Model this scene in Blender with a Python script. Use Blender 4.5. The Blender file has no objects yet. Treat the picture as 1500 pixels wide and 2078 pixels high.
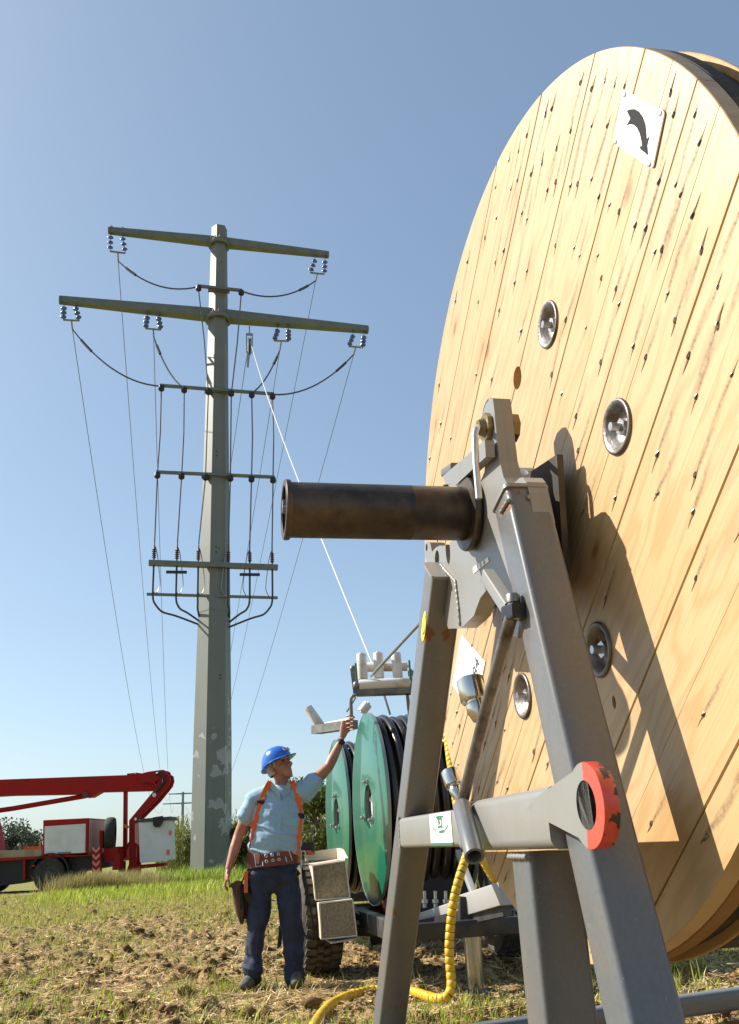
import bpy, bmesh, math, random
import numpy as np
from mathutils import Vector, Matrix

S = bpy.context.scene
COL = S.collection
rad = math.radians
rng = np.random.default_rng(7)
random.seed(7)

# ------------------------------------------------------------------ camera
FPX = 1800.0                       # focal length in photo pixels (photo 1500 x 2078)
PITCH, ROLL = 0.354583, -0.0510318
EYE = np.array([0.0, 0.0, 1.03])
_f = np.array([0, math.cos(PITCH), math.sin(PITCH)])
_u0 = np.array([0, -math.sin(PITCH), math.cos(PITCH)])
_r0 = np.array([1.0, 0, 0])
RIGHT = math.cos(ROLL) * _r0 + math.sin(ROLL) * _u0
UP = -math.sin(ROLL) * _r0 + math.cos(ROLL) * _u0
FWD = _f
cd = bpy.data.cameras.new("camera")
cd.sensor_fit = 'VERTICAL'; cd.sensor_height = 36.0
cd.lens = FPX / 2078 * 36.0
cd.clip_start = 0.05; cd.clip_end = 9000
cam = bpy.data.objects.new("camera", cd); COL.objects.link(cam)
cam.matrix_world = Matrix(((RIGHT[0], UP[0], -FWD[0], EYE[0]), (RIGHT[1], UP[1], -FWD[1], EYE[1]),
                           (RIGHT[2], UP[2], -FWD[2], EYE[2]), (0, 0, 0, 1)))
S.camera = cam

# ------------------------------------------------------------------ light
SUN_AZ, SUN_EL = rad(-76.5), rad(38.3)
world = bpy.data.worlds.new("World"); S.world = world; world.use_nodes = True
wn = world.node_tree.nodes; wl = world.node_tree.links; wn.clear()
sky = wn.new('ShaderNodeTexSky'); sky.sky_type = 'NISHITA'; sky.sun_disc = False
sky.sun_elevation = SUN_EL; sky.sun_rotation = SUN_AZ
sky.altitude = 0; sky.air_density = 0.85; sky.dust_density = 1.25; sky.ozone_density = 1.6
bg = wn.new('ShaderNodeBackground'); bg.inputs['Strength'].default_value = 0.134
wo = wn.new('ShaderNodeOutputWorld')
gm = wn.new('ShaderNodeGamma'); gm.inputs[1].default_value = 0.66       # hazy summer air: a flatter sky
tn = wn.new('ShaderNodeMix'); tn.data_type = 'RGBA'; tn.blend_type = 'MULTIPLY'; tn.inputs[0].default_value = 1.0; tn.inputs[7].default_value = (0.90, 1.0, 1.035, 1)
wl.new(sky.outputs[0], gm.inputs[0]); wl.new(gm.outputs[0], tn.inputs[6]); wl.new(tn.outputs[2], bg.inputs[0]); wl.new(bg.outputs[0], wo.inputs[0])
sl = bpy.data.lights.new("sun", 'SUN'); sl.energy = 4.2; sl.angle = rad(0.53); sl.color = (1.0, 0.93, 0.82)
sun = bpy.data.objects.new("sun", sl); COL.objects.link(sun)
SUNV = Vector((math.sin(SUN_AZ) * math.cos(SUN_EL), math.cos(SUN_AZ) * math.cos(SUN_EL), math.sin(SUN_EL)))
sun.rotation_euler = SUNV.to_track_quat('Z', 'Y').to_euler(); sun.location = (-20, 5, 20)
S.view_settings.view_transform = 'Standard'; S.view_settings.look = 'None'
S.view_settings.exposure = 1.1; S.view_settings.gamma = 1.0; S.view_settings.use_curve_mapping = False
S.render.engine = 'CYCLES'
S.cycles.max_bounces = 6; S.cycles.diffuse_bounces = 3; S.cycles.glossy_bounces = 3
S.cycles.transparent_max_bounces = 12; S.cycles.caustics_reflective = False; S.cycles.caustics_refractive = False

# ------------------------------------------------------------------ measuring helpers: a line of sight meets a real plane
def ray(u, v):
    return (u - 750) / FPX * RIGHT + (1039 - v) / FPX * UP + FWD
def at(u, v, y):                       # the point where that line of sight reaches the depth y
    d = ray(u, v); return EYE + d * (y / d[1])
def onz(u, v, z=0.0):
    d = ray(u, v); return EYE + d * ((z - EYE[2]) / d[2])
def onplane(u, v, p0, n):
    d = ray(u, v); return EYE + d * (np.dot(p0 - EYE, n) / np.dot(d, n))
def V(*a): return np.array(a, float)
def unit(a):
    a = np.asarray(a, float); return a / np.linalg.norm(a)

# ------------------------------------------------------------------ noise
def _hash(ix, iy, iz, s):
    h = (ix * 374761393 + iy * 668265263 + iz * 2147483647 + s * 974634777) & 0xFFFFFFFF
    h = ((h ^ (h >> 13)) * 1274126177) & 0xFFFFFFFF
    return ((h ^ (h >> 16)) & 0xFFFF) / 65535.0
def vnoise(p, seed=0):
    p = np.asarray(p, float)
    if p.shape[1] == 2: p = np.column_stack([p, np.zeros(len(p))])
    i = np.floor(p).astype(np.int64); f = p - i; f = f * f * (3 - 2 * f)
    r = 0
    for dx in (0, 1):
        for dy in (0, 1):
            for dz in (0, 1):
                w = (f[:, 0] if dx else 1 - f[:, 0]) * (f[:, 1] if dy else 1 - f[:, 1]) * (f[:, 2] if dz else 1 - f[:, 2])
                r = r + w * _hash(i[:, 0] + dx, i[:, 1] + dy, i[:, 2] + dz, seed)
    return r
def fbm(p, seed=0, octv=4):
    p = np.asarray(p, float); a, r, t = 1.0, 0, 0
    for k in range(octv):
        r = r + a * vnoise(p * 2 ** k + 17.3 * k, seed + k); t += a; a *= .5
    return r / t

# ------------------------------------------------------------------ mesh builder
class MB:
    def __init__(s): s.v = []; s.f = []; s.m = []; s.n = 0; s.uv = None
    def add(s, verts, faces, mi=0):
        verts = np.asarray(verts, float).reshape(-1, 3)
        s.v.append(verts); o = s.n
        for f in faces: s.f.append(tuple(i + o for i in f)); s.m.append(mi)
        s.n += len(verts); return s
    def loft(s, rings, cap=True, closed=True, mi=0):
        k = len(rings[0]); fs = []
        vs = np.concatenate([np.asarray(r, float) for r in rings])
        for i in range(len(rings) - 1):
            for j in range(k if closed else k - 1):
                a = i * k + j; b = i * k + (j + 1) % k
                fs.append((a, b, b + k, a + k))
        if cap:
            fs.append(tuple(range(k - 1, -1, -1))); fs.append(tuple((len(rings) - 1) * k + j for j in range(k)))
        return s.add(vs, fs, mi)
    def box(s, c, ax, ay, az, mi=0):         # half vectors
        c, ax, ay, az = [np.asarray(q, float) for q in (c, ax, ay, az)]
        vs = [c + i * ax + j * ay + k * az for i in (-1, 1) for j in (-1, 1) for k in (-1, 1)]
        return s.add(vs, [(0, 1, 3, 2), (4, 6, 7, 5), (0, 4, 5, 1), (2, 3, 7, 6), (0, 2, 6, 4), (1, 5, 7, 3)], mi)
    def frame(s, d, ref):
        d = unit(d); a = np.cross(ref, d)
        if np.linalg.norm(a) < 1e-6: a = np.cross(V(.3, .9, .1), d)
        a = unit(a); return d, a, np.cross(d, a)
    def beam(s, p0, p1, w, h, ref=(0, 0, 1), rc=0.0, seg=3, cap=True, mi=0, w1=None, h1=None):
        # rectangular section: w along (ref x dir), h along the other axis
        p0, p1 = V(*p0), V(*p1); d, a, b = s.frame(p1 - p0, np.asarray(ref, float))
        def sec(w, h):
            if rc <= 0: return [(-w / 2, -h / 2), (w / 2, -h / 2), (w / 2, h / 2), (-w / 2, h / 2)]
            o = []
            for cx, cy, a0 in ((w / 2 - rc, h / 2 - rc, 0), (-w / 2 + rc, h / 2 - rc, 90), (-w / 2 + rc, -h / 2 + rc, 180), (w / 2 - rc, -h / 2 + rc, 270)):
                for k in range(seg + 1):
                    t = rad(a0 + 90 * k / seg); o.append((cx + rc * math.cos(t), cy + rc * math.sin(t)))
            return o
        r0 = [p0 + x * a + y * b for x, y in sec(w, h)]
        r1 = [p1 + x * a + y * b for x, y in sec(w1 or w, h1 or h)]
        return s.loft([r0, r1], cap, mi=mi)
    def cyl(s, p0, p1, r0, r1=None, seg=16, cap=True, mi=0, ph=0.0):
        p0, p1 = V(*p0), V(*p1); r1 = r0 if r1 is None else r1
        d, a, b = s.frame(p1 - p0, V(0, 0, 1) if abs(unit(p1 - p0)[2]) < .9 else V(0, 1, 0))
        an = [ph + 2 * math.pi * k / seg for k in range(seg)]
        return s.loft([[p0 + r0 * (math.cos(t) * a + math.sin(t) * b) for t in an], [p1 + r1 * (math.cos(t) * a + math.sin(t) * b) for t in an]], cap, mi=mi)
    def lathe(s, prof, o, d, seg=24, cap=False, mi=0):     # prof: (radius, height along d)
        o = V(*o); d, a, b = s.frame(V(*d), V(0, 0, 1) if abs(unit(d)[2]) < .9 else V(0, 1, 0))
        an = [2 * math.pi * k / seg for k in range(seg)]
        return s.loft([[o + h * d + r * (math.cos(t) * a + math.sin(t) * b) for t in an] for r, h in prof], cap, mi=mi)
    def tube(s, pts, r, seg=8, cap=True, mi=0):
        pts = [V(*p) for p in pts]; n = len(pts); rings = []; a = None
        for i, p in enumerate(pts):
            d = unit(pts[min(i + 1, n - 1)] - pts[max(i - 1, 0)])
            if a is None:
                a = np.cross(d, V(0, 0, 1)); a = np.cross(d, V(0, 1, 0)) if np.linalg.norm(a) < .1 else a
            a = unit(a - d * np.dot(a, d)); b = np.cross(d, a)
            rr = r[i] if hasattr(r, '__len__') else r
            rings.append([p + rr * (math.cos(2 * math.pi * k / seg) * a + math.sin(2 * math.pi * k / seg) * b) for k in range(seg)])
        return s.loft(rings, cap, mi=mi)
    def prism(s, poly, d0, d1, mi=0, capmi=None):          # poly: 3D outline, moved by the vectors d0 and d1
        poly = [np.asarray(p, float) for p in poly]; d0, d1 = np.asarray(d0, float), np.asarray(d1, float); k = len(poly)
        vs = [p + d0 for p in poly] + [p + d1 for p in poly]
        fs = [(i, (i + 1) % k, k + (i + 1) % k, k + i) for i in range(k)]
        s.add(vs, fs, mi)
        o = s.n - 2 * k
        for f in (tuple(range(k - 1, -1, -1)), tuple(range(k, 2 * k))):
            s.f.append(tuple(i + o for i in f)); s.m.append(mi if capmi is None else capmi)
        return s
    def ball(s, c, rx, ry=None, rz=None, seg=14, rings=9, R=None, mi=0):
        ry = rx if ry is None else ry; rz = rx if rz is None else rz; c = V(*c); rr = []
        for i in range(rings + 1):
            t = math.pi * (i + .02) / (rings + .04) - math.pi / 2
            ring = [V(rx * math.cos(t) * math.cos(q), ry * math.cos(t) * math.sin(q), rz * math.sin(t)) for q in [2 * math.pi * k / seg for k in range(seg)]]
            rr.append([c + (R @ p if R is not None else p) for p in ring])
        return s.loft(rr, True, mi=mi)
    def limb(s, pts, radii, seg=12, side=(1, 0, 0), mi=0):  # radii: r or (rx, ry); rounded ends
        pts = [V(*p) for p in pts]; n = len(pts); rings = []; side = V(*side)
        for i, p in enumerate(pts):
            d = unit(pts[min(i + 1, n - 1)] - pts[max(i - 1, 0)]); q = radii[i]; rx, ry = q if hasattr(q, '__len__') else (q, q)
            a = unit(side - d * np.dot(side, d)); b = np.cross(d, a)
            R0 = lambda o, k: [p + o * d + k * (rx * math.cos(t) * a + ry * math.sin(t) * b) for t in [2 * math.pi * j / seg for j in range(seg)]]
            m = min(rx, ry)
            if i == 0: rings += [R0(-m * .75, .25), R0(-m * .55, .65)]
            rings.append(R0(0, 1))
            if i == n - 1: rings += [R0(m * .55, .65), R0(m * .75, .25)]
        return s.loft(rings, True, mi=mi)
    def mesh(s, name, inv=None, smooth=35):
        vs = np.concatenate(s.v) if s.v else np.zeros((0, 3))
        if inv is not None:
            A = np.array(inv); vs = vs @ A[:3, :3].T + A[:3, 3]
        me = bpy.data.meshes.new(name); me.from_pydata(vs.tolist(), [], s.f); me.validate(); me.update()
        if len(me.polygons) == len(s.m): me.polygons.foreach_set('material_index', np.array(s.m, dtype=np.int32))
        bm = bmesh.new(); bm.from_mesh(me); bmesh.ops.recalc_face_normals(bm, faces=bm.faces); bm.to_mesh(me); bm.free()
        if smooth:
            me.polygons.foreach_set('use_smooth', np.ones(len(me.polygons), dtype=bool))
            me.set_sharp_from_angle(angle=rad(smooth))
        return me

WM = {}                                   # world matrices of the things
def tag(o, label=None, cat=None, group=None, kind=None):
    if label: o['label'] = label
    if cat: o['category'] = cat
    if group: o['group'] = group
    if kind: o['kind'] = kind
    return o
def thing(name, label, cat, loc, group=None, rot=None):
    o = bpy.data.objects.new(name, None); COL.objects.link(o); o.empty_display_size = .2
    M = Matrix.Translation(Vector([float(q) for q in loc]))
    if rot is not None: M = M @ rot
    o.matrix_world = M; WM[o.name] = M
    return tag(o, label, cat, group)
def addmats(me, mats):
    for m in (mats if isinstance(mats, (list, tuple)) else [mats]): me.materials.append(m)
def part(name, mb, mats, parent, smooth=35, label=None):
    M = WM[parent.name]; me = mb.mesh(name, M.inverted(), smooth); addmats(me, mats)
    o = bpy.data.objects.new(name, me); COL.objects.link(o); o.parent = parent; WM[o.name] = M
    if label: o['label'] = label
    return o
def solo(name, mb, mats, label=None, cat=None, group=None, kind=None, smooth=35, loc=None):
    vs = np.concatenate(mb.v)
    if loc is None: loc = [vs[:, 0].mean(), vs[:, 1].mean(), vs[:, 2].min()]
    if kind: loc = (0, 0, 0)
    M = Matrix.Translation(Vector([float(q) for q in loc])); me = mb.mesh(name, M.inverted(), smooth); addmats(me, mats)
    o = bpy.data.objects.new(name, me); COL.objects.link(o); o.matrix_world = M; WM[o.name] = M
    return tag(o, label, cat, group, kind)
def child_copy(src, parent):
    o = src.copy(); COL.objects.link(o); o.parent = parent; WM[o.name] = WM[parent.name]; return o
def bake(o):                               # apply the modifiers
    dg = bpy.context.evaluated_depsgraph_get(); me = bpy.data.meshes.new_from_object(o.evaluated_get(dg))
    o.modifiers.clear(); o.data = me; me.polygons.foreach_set('use_smooth', np.zeros(len(me.polygons), dtype=bool)); return o

# ------------------------------------------------------------------ materials
def newmat(name):
    m = bpy.data.materials.new(name); m.use_nodes = True; nt = m.node_tree; nt.nodes.clear()
    out = nt.nodes.new('ShaderNodeOutputMaterial'); b = nt.nodes.new('ShaderNodeBsdfPrincipled'); nt.links.new(b.outputs[0], out.inputs[0])
    return m, nt, b
class NT:
    def __init__(s, nt): s.nt = nt
    def n(s, t, **k):
        x = s.nt.nodes.new('ShaderNode' + t)
        for a, v in k.items(): setattr(x, a, v)
        return x
    def l(s, a, b): s.nt.links.new(a, b)
    def math(s, op, a, b=None, c=None):
        x = s.n('Math', operation=op)
        for i, q in enumerate((a, b, c)):
            if q is None: continue
            if hasattr(q, 'is_linked'): s.l(q, x.inputs[i])
            else: x.inputs[i].default_value = q
        return x.outputs[0]
    def noise(s, vec, scale, detail=3, rough=.55, dist=0.0):
        x = s.n('TexNoise'); x.inputs['Scale'].default_value = scale; x.inputs['Detail'].default_value = detail
        x.inputs['Roughness'].default_value = rough; x.inputs['Distortion'].default_value = dist
        if vec is not None: s.l(vec, x.inputs['Vector'])
        return x.outputs['Fac']
    def ramp(s, fac, p0, p1, c0=(0, 0, 0, 1), c1=(1, 1, 1, 1)):
        x = s.n('ValToRGB'); s.l(fac, x.inputs[0]); e = x.color_ramp.elements
        e[0].position, e[1].position = p0, p1; e[0].color, e[1].color = c0, c1; return x.outputs[0]
    def mix(s, fac, a, b, blend='MIX'):
        x = s.n('Mix', data_type='RGBA', blend_type=blend)
        for i, q in ((0, fac), (6, a), (7, b)):
            if hasattr(q, 'is_linked'): s.l(q, x.inputs[i])
            elif i == 0: x.inputs[0].default_value = q
            else: x.inputs[i].default_value = (*q[:3], 1)
        return x.outputs[2]
    def bump(s, h, strength, dist, bsdf):
        x = s.n('Bump'); x.inputs['Strength'].default_value = strength; x.inputs['Distance'].default_value = dist
        s.l(h, x.inputs['Height']); s.l(x.outputs[0], bsdf.inputs['Normal'])
    def obj(s): return s.n('TexCoord').outputs['Object']
def mat(name, col, rough=.5, metal=0.0, col2=None, scale=8, lo=.4, hi=.7, bump=0, bscale=40, coat=0.0, spec=None, detail=4, rvar=0.0):
    m, nt, b = newmat(name); t = NT(nt)
    b.inputs['Base Color'].default_value = (*col, 1); b.inputs['Roughness'].default_value = rough; b.inputs['Metallic'].default_value = metal
    if coat: b.inputs['Coat Weight'].default_value = coat; b.inputs['Coat Roughness'].default_value = .08
    if spec is not None: b.inputs['Specular IOR Level'].default_value = spec
    if col2 is not None or rvar:
        n = t.noise(t.obj(), scale, detail)
        if col2 is not None:
            f = t.ramp(n, lo, hi); t.l(t.mix(f, col, col2), b.inputs['Base Color'])
        if rvar: t.l(t.math('ADD', t.math('MULTIPLY', n, rvar), rough - rvar / 2), b.inputs['Roughness'])
    if bump: t.bump(t.noise(t.obj(), bscale, 4), bump, .01, b)
    return m
def steel_paint(name, col, chip=(.16, .06, .025), thr=.665, scale=5.0, rough=.36, dirt=(.19, .16, .12), dirtamt=.35):
    # painted steel: blotchy dust film, a few chips down to rust, orange-peel gloss
    m, nt, b = newmat(name); t = NT(nt); o = t.obj()
    n1 = t.noise(o, 3.0, 5, .6); n2 = t.noise(o, scale, 7, .62); n3 = t.noise(o, 90, 2)
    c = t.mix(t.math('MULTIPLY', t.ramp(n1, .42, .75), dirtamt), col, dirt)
    c = t.mix(t.math('MULTIPLY', t.ramp(n3, .3, .8), .12), c, (.3, .29, .27))
    mp = t.n('Mapping'); mp.inputs['Scale'].default_value = (30, 30, 1.6); t.l(o, mp.inputs[0]); n4 = t.noise(mp.outputs[0], 1.0, 4, .6)
    c = t.mix(t.ramp(n4, .60, .80, (0, 0, 0, 1), (.35, .35, .35, 1)), c, (.13, .085, .05))      # thin rust and water runs
    n5 = t.noise(o, 38, 3, .7, 2.5); c = t.mix(t.ramp(n5, .68, .72, (0, 0, 0, 1), (.5, .5, .5, 1)), c, (.36, .35, .33))   # scuffs
    chipf = t.ramp(n2, thr, thr + .015)
    c = t.mix(chipf, c, chip); t.l(c, b.inputs['Base Color'])
    r = t.math('ADD', t.math('MULTIPLY', n1, .25), rough - .12); r = t.math('ADD', r, t.math('MULTIPLY', chipf, .4)); t.l(r, b.inputs['Roughness'])
    h = t.math('SUBTRACT', t.math('MULTIPLY', n3, .25), t.math('MULTIPLY', chipf, .6)); t.bump(h, .12, .004, b)
    b.inputs['Coat Weight'].default_value = .25; b.inputs['Coat Roughness'].default_value = .25
    return m
# ================================================================== GROUND AND PLANTS
FLAT = [(*onz(515, 2006)[:2], .45), (*onz(602, 2008)[:2], .45), (*onz(652, 1985)[:2], .7), (*onz(968, 2015)[:2], .4)]     # trodden spots
def gheight(x, y):
    x, y = np.asarray(x, float), np.asarray(y, float); r = np.hypot(x, y)
    p = np.column_stack([x.ravel(), y.ravel()])
    q = np.column_stack([p[:, 0] * .9 + p[:, 1] * .25, p[:, 1] * 2.2])      # drill rows run across
    h = (fbm(q * 1.1, 3, 3) - .5) * .075
    c = fbm(p * 7, 9, 3); h += np.clip(c - .5, 0, 1) * .26 - np.clip(.42 - c, 0, 1) * .07
    h += (fbm(p * 26, 21, 2) - .5) * .034
    h = h.reshape(x.shape)
    fade = np.clip((42 - r) / 30, 0, 1)
    for fx, fy, fr in FLAT: fade = fade * np.clip((np.hypot(x - fx, y - fy) - fr * .4) / (fr * .8), .12, 1)
    return h * fade - .012
def ground():
    front = np.linspace(rad(-40), rad(40), 620); back = np.linspace(rad(40), rad(320), 60)[1:-1]
    an = np.concatenate([front, back])
    r = np.concatenate([np.linspace(.25, 3.2, 22), np.geomspace(3.3, 36, 420), np.geomspace(38, 4000, 46)])
    A, R_ = np.meshgrid(an, r); X, Y = R_ * np.sin(A), R_ * np.cos(A)
    Zs = gheight(X, Y); na, nr = len(an), len(r)
    vs = np.column_stack([X.ravel(), Y.ravel(), Zs.ravel()]); vs = np.vstack([vs, [[0, 0, 0]]])
    i = np.arange(nr - 1)[:, None] * na; j = np.arange(na)[None, :]; j2 = (j + 1) % na
    q = np.stack([i + j, i + na + j, i + na + j2, i + j2], -1).reshape(-1, 4)
    fs = [tuple(f) for f in q.tolist()] + [(len(vs) - 1, int(k), int((k + 1) % na)) for k in range(na)]
    me = bpy.data.meshes.new('ground'); me.from_pydata(vs.tolist(), [], fs); me.update()
    me.polygons.foreach_set('use_smooth', np.ones(len(me.polygons), dtype=bool))
    m, nt, b = newmat('stubble_soil'); t = NT(nt); o = t.obj()
    n1 = t.noise(o, .55, 5, .6); n2 = t.noise(o, 9, 5, .65); n3 = t.noise(o, 45, 3); n4 = t.noise(o, 2.2, 4)
    c = t.mix(t.ramp(n2, .35, .68), (.11, .066, .03), (.41, .285, .135))
    c = t.mix(t.ramp(n3, .5, .75, (0, 0, 0, 1), (.7, .7, .7, 1)), c, (.46, .32, .125))
    g = t.math('MULTIPLY', t.ramp(n1, .44, .62), t.ramp(n4, .35, .7)); c = t.mix(t.math('MULTIPLY', g, .65), c, (.19, .20, .045))
    sp = t.n('SeparateXYZ'); t.l(o, sp.inputs[0]); far = t.n('MapRange'); t.l(sp.outputs[1], far.inputs[0]); far.inputs[1].default_value = 22; far.inputs[2].default_value = 30
    c = t.mix(t.math('MULTIPLY', far.outputs[0], .8), c, (.20, .21, .06))
    t.l(c, b.inputs['Base Color']); b.inputs['Roughness'].default_value = .95; b.inputs['Specular IOR Level'].default_value = .1
    t.bump(t.math('ADD', n2, t.math('MULTIPLY', n3, .5)), .9, .03, b)
    me.materials.append(m); ob = bpy.data.objects.new('ground', me); COL.objects.link(ob); tag(ob, kind='structure')
    return ob
ground()

def leafmat(name, trans=.35, rough=.55, spec=.3):
    m = bpy.data.materials.new(name); m.use_nodes = True; nt = m.node_tree; nt.nodes.clear(); t = NT(nt)
    a = t.n('Attribute', attribute_name='tint'); p = t.n('BsdfPrincipled'); p.inputs['Roughness'].default_value = rough; p.inputs['Specular IOR Level'].default_value = spec
    tr = t.n('BsdfTranslucent'); mx = t.n('MixShader'); mx.inputs[0].default_value = trans; out = t.n('OutputMaterial')
    t.l(a.outputs['Color'], p.inputs['Base Color']); t.l(a.outputs['Color'], tr.inputs['Color']); t.l(p.outputs[0], mx.inputs[1]); t.l(tr.outputs[0], mx.inputs[2]); t.l(mx.outputs[0], out.inputs[0])
    return m
LEAF = leafmat('leaf'); STRAWM = leafmat('straw', .12, .5, .4)
def tinted(name, vs, fs_quads, fs_tris, cols, m, smooth=False):
    nv = len(vs); me = bpy.data.meshes.new(name); me.vertices.add(nv); me.vertices.foreach_set('co', np.asarray(vs, np.float32).ravel())
    nq, nt_ = len(fs_quads), len(fs_tris); me.loops.add(nq * 4 + nt_ * 3); me.polygons.add(nq + nt_)
    me.loops.foreach_set('vertex_index', np.concatenate([np.asarray(fs_quads, np.int32).ravel(), np.asarray(fs_tris, np.int32).ravel()]))
    st = np.concatenate([np.arange(nq) * 4, nq * 4 + np.arange(nt_) * 3]).astype(np.int32)
    me.polygons.foreach_set('loop_start', st); me.update(calc_edges=True); me.validate()
    at_ = me.color_attributes.new('tint', 'FLOAT_COLOR', 'POINT'); at_.data.foreach_set('color', np.column_stack([cols, np.ones(nv)]).astype(np.float32).ravel())
    if smooth: me.polygons.foreach_set('use_smooth', np.ones(len(me.polygons), dtype=bool))
    me.materials.append(m); return me
def blades(name, base, hgt, wid, az, lean, col, m, droop=.0):
    # each blade: two base corners, two middle corners and a tip
    n = len(base); s = np.column_stack([np.cos(az + np.pi / 2), np.sin(az + np.pi / 2), np.zeros(n)]); d = np.column_stack([np.cos(az), np.sin(az), np.zeros(n)])
    up = np.array([0, 0, 1.0]); h, w, L = hgt[:, None], wid[:, None], lean[:, None]
    mid = base + up * h * .6 + d * h * L * .35; tip = base + up * h * (1 - droop * L) + d * h * L
    vs = np.stack([base - s * w * .5, base + s * w * .5, mid - s * w * .45, mid + s * w * .45, tip], 1).reshape(-1, 3)
    k = np.arange(n)[:, None] * 5
    return tinted(name, vs, k + np.array([0, 1, 3, 2]), k + np.array([2, 3, 4]), np.repeat(col, 5, 0), m)
def stuff(name, me):
    o = bpy.data.objects.new(name, me); COL.objects.link(o); return tag(o, kind='stuff')
def scatter(n, r0, r1, a0=-33, a1=33, rg=rng):
    a = np.radians(rg.uniform(a0, a1, n)); r = r0 * (r1 / r0) ** rg.random(n)
    return r * np.sin(a), r * np.cos(a)
# fresh sprouts in loose patches
x, y = scatter(60000, 3.6, 30)
dens = fbm(np.column_stack([x * .55, y * .55]), 40, 4) + .25 * (fbm(np.column_stack([x * 2.4, y * 2.4]), 41, 3) - .5) + np.clip((y - 12) / 60, 0, .15) - np.clip(x * .02, -.1, .12)
k = rng.random(len(x)) < np.clip((dens - .50) * 6.0, .03, 1) * .62; x, y = x[k], y[k]
rep = 4; x = np.repeat(x, rep) + rng.normal(0, .018, len(x) * rep); y = np.repeat(y, rep) + rng.normal(0, .018, len(y) * rep); n = len(x)
base = np.column_stack([x, y, gheight(x, y) - .004]); g = rng.random((n, 1))
col = (1 - g) * np.array([.24, .31, .03]) + g * np.array([.44, .45, .07]); col *= rng.uniform(.7, 1.2, (n, 1))
dry = rng.random(n) < .18; col[dry] = np.array([.5, .40, .18]) * rng.uniform(.7, 1.1, (dry.sum(), 1))
stuff('grass_sprouts', blades('grass_sprouts', base, rng.gamma(3.0, .014, n) + .012, rng.uniform(.004, .009, n) * (1 + np.hypot(x, y) / 40), rng.uniform(0, 6.28, n), rng.uniform(.2, .9, n), col, LEAF))
# chopped straw lying on the soil
x, y = scatter(230000, 3.4, 34); n = len(x); az = rng.normal(.35, 1.0, n); L = rng.gamma(2.2, .028, n) + .015; w = rng.uniform(.003, .007, n) * (1 + np.hypot(x, y) / 25)
z = gheight(x, y) + .006 + rng.uniform(0, .014, n); d = np.column_stack([np.cos(az), np.sin(az), rng.normal(0, .16, n)]); s = np.column_stack([-np.sin(az), np.cos(az), rng.normal(0, .3, n)])
c0 = np.column_stack([x, y, z]); vs = np.stack([c0 - d * L[:, None] / 2 - s * w[:, None] / 2, c0 - d * L[:, None] / 2 + s * w[:, None] / 2, c0 + d * L[:, None] / 2 + s * w[:, None] / 2, c0 + d * L[:, None] / 2 - s * w[:, None] / 2], 1).reshape(-1, 3)
col = np.array([.68, .49, .235]) * rng.uniform(.3, 1.25, (n, 1)); kk = np.arange(n)[:, None] * 4
stuff('straw', tinted('straw', vs, kk + np.array([0, 1, 2, 3]), np.zeros((0, 3)), np.repeat(col, 4, 0), STRAWM))
# standing stubble stalks
x, y = scatter(9000, 4.5, 24); k = fbm(np.column_stack([x * .8, y * .8]), 60, 3) > .47; x, y = x[k], y[k]; n = len(x)
col = np.array([.56, .42, .22]) * rng.uniform(.6, 1.15, (n, 1))
stuff('stubble', blades('stubble', np.column_stack([x, y, gheight(x, y) - .01]), rng.uniform(.03, .12, n), rng.uniform(.004, .008, n), rng.uniform(0, 6.28, n), rng.uniform(.4, 1.8, n), col, STRAWM))
# clods of earth
x, y = scatter(26000, 3.5, 28); k = fbm(np.column_stack([x * 1.3, y * 1.3]), 70, 3) > .44; x, y = x[k], y[k]; n = len(x)
ico = np.array([(0, 0, 1), (.89, 0, .45), (.28, .85, .45), (-.72, .53, .45), (-.72, -.53, .45), (.28, -.85, .45), (.72, .53, -.45), (-.28, .85, -.45), (-.89, 0, -.45), (-.28, -.85, -.45), (.72, -.53, -.45), (0, 0, -1)])
tri = np.array([(0, 1, 2), (0, 2, 3), (0, 3, 4), (0, 4, 5), (0, 5, 1), (1, 6, 2), (2, 7, 3), (3, 8, 4), (4, 9, 5), (5, 10, 1), (6, 7, 2), (7, 8, 3), (8, 9, 4), (9, 10, 5), (10, 6, 1), (11, 7, 6), (11, 8, 7), (11, 9, 8), (11, 10, 9), (11, 6, 10)])
sz = rng.gamma(1.6, .0085, n) + .004; vs = ico[None] * (sz[:, None, None] * rng.uniform(.4, 1.45, (n, 12, 1))) * np.array([1.1, 1, .7])
vs = vs + np.column_stack([x, y, gheight(x, y) + sz * .2])[:, None]; col = np.array([.19, .115, .055]) * rng.uniform(.4, 1.4, (n, 1))
stuff('earth_clods', tinted('earth_clods', vs.reshape(-1, 3), np.zeros((0, 4)), (np.arange(n)[:, None, None] * 12 + tri).reshape(-1, 3), np.repeat(col, 12, 0), leafmat('clod', 0, .95, .1)))
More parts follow.
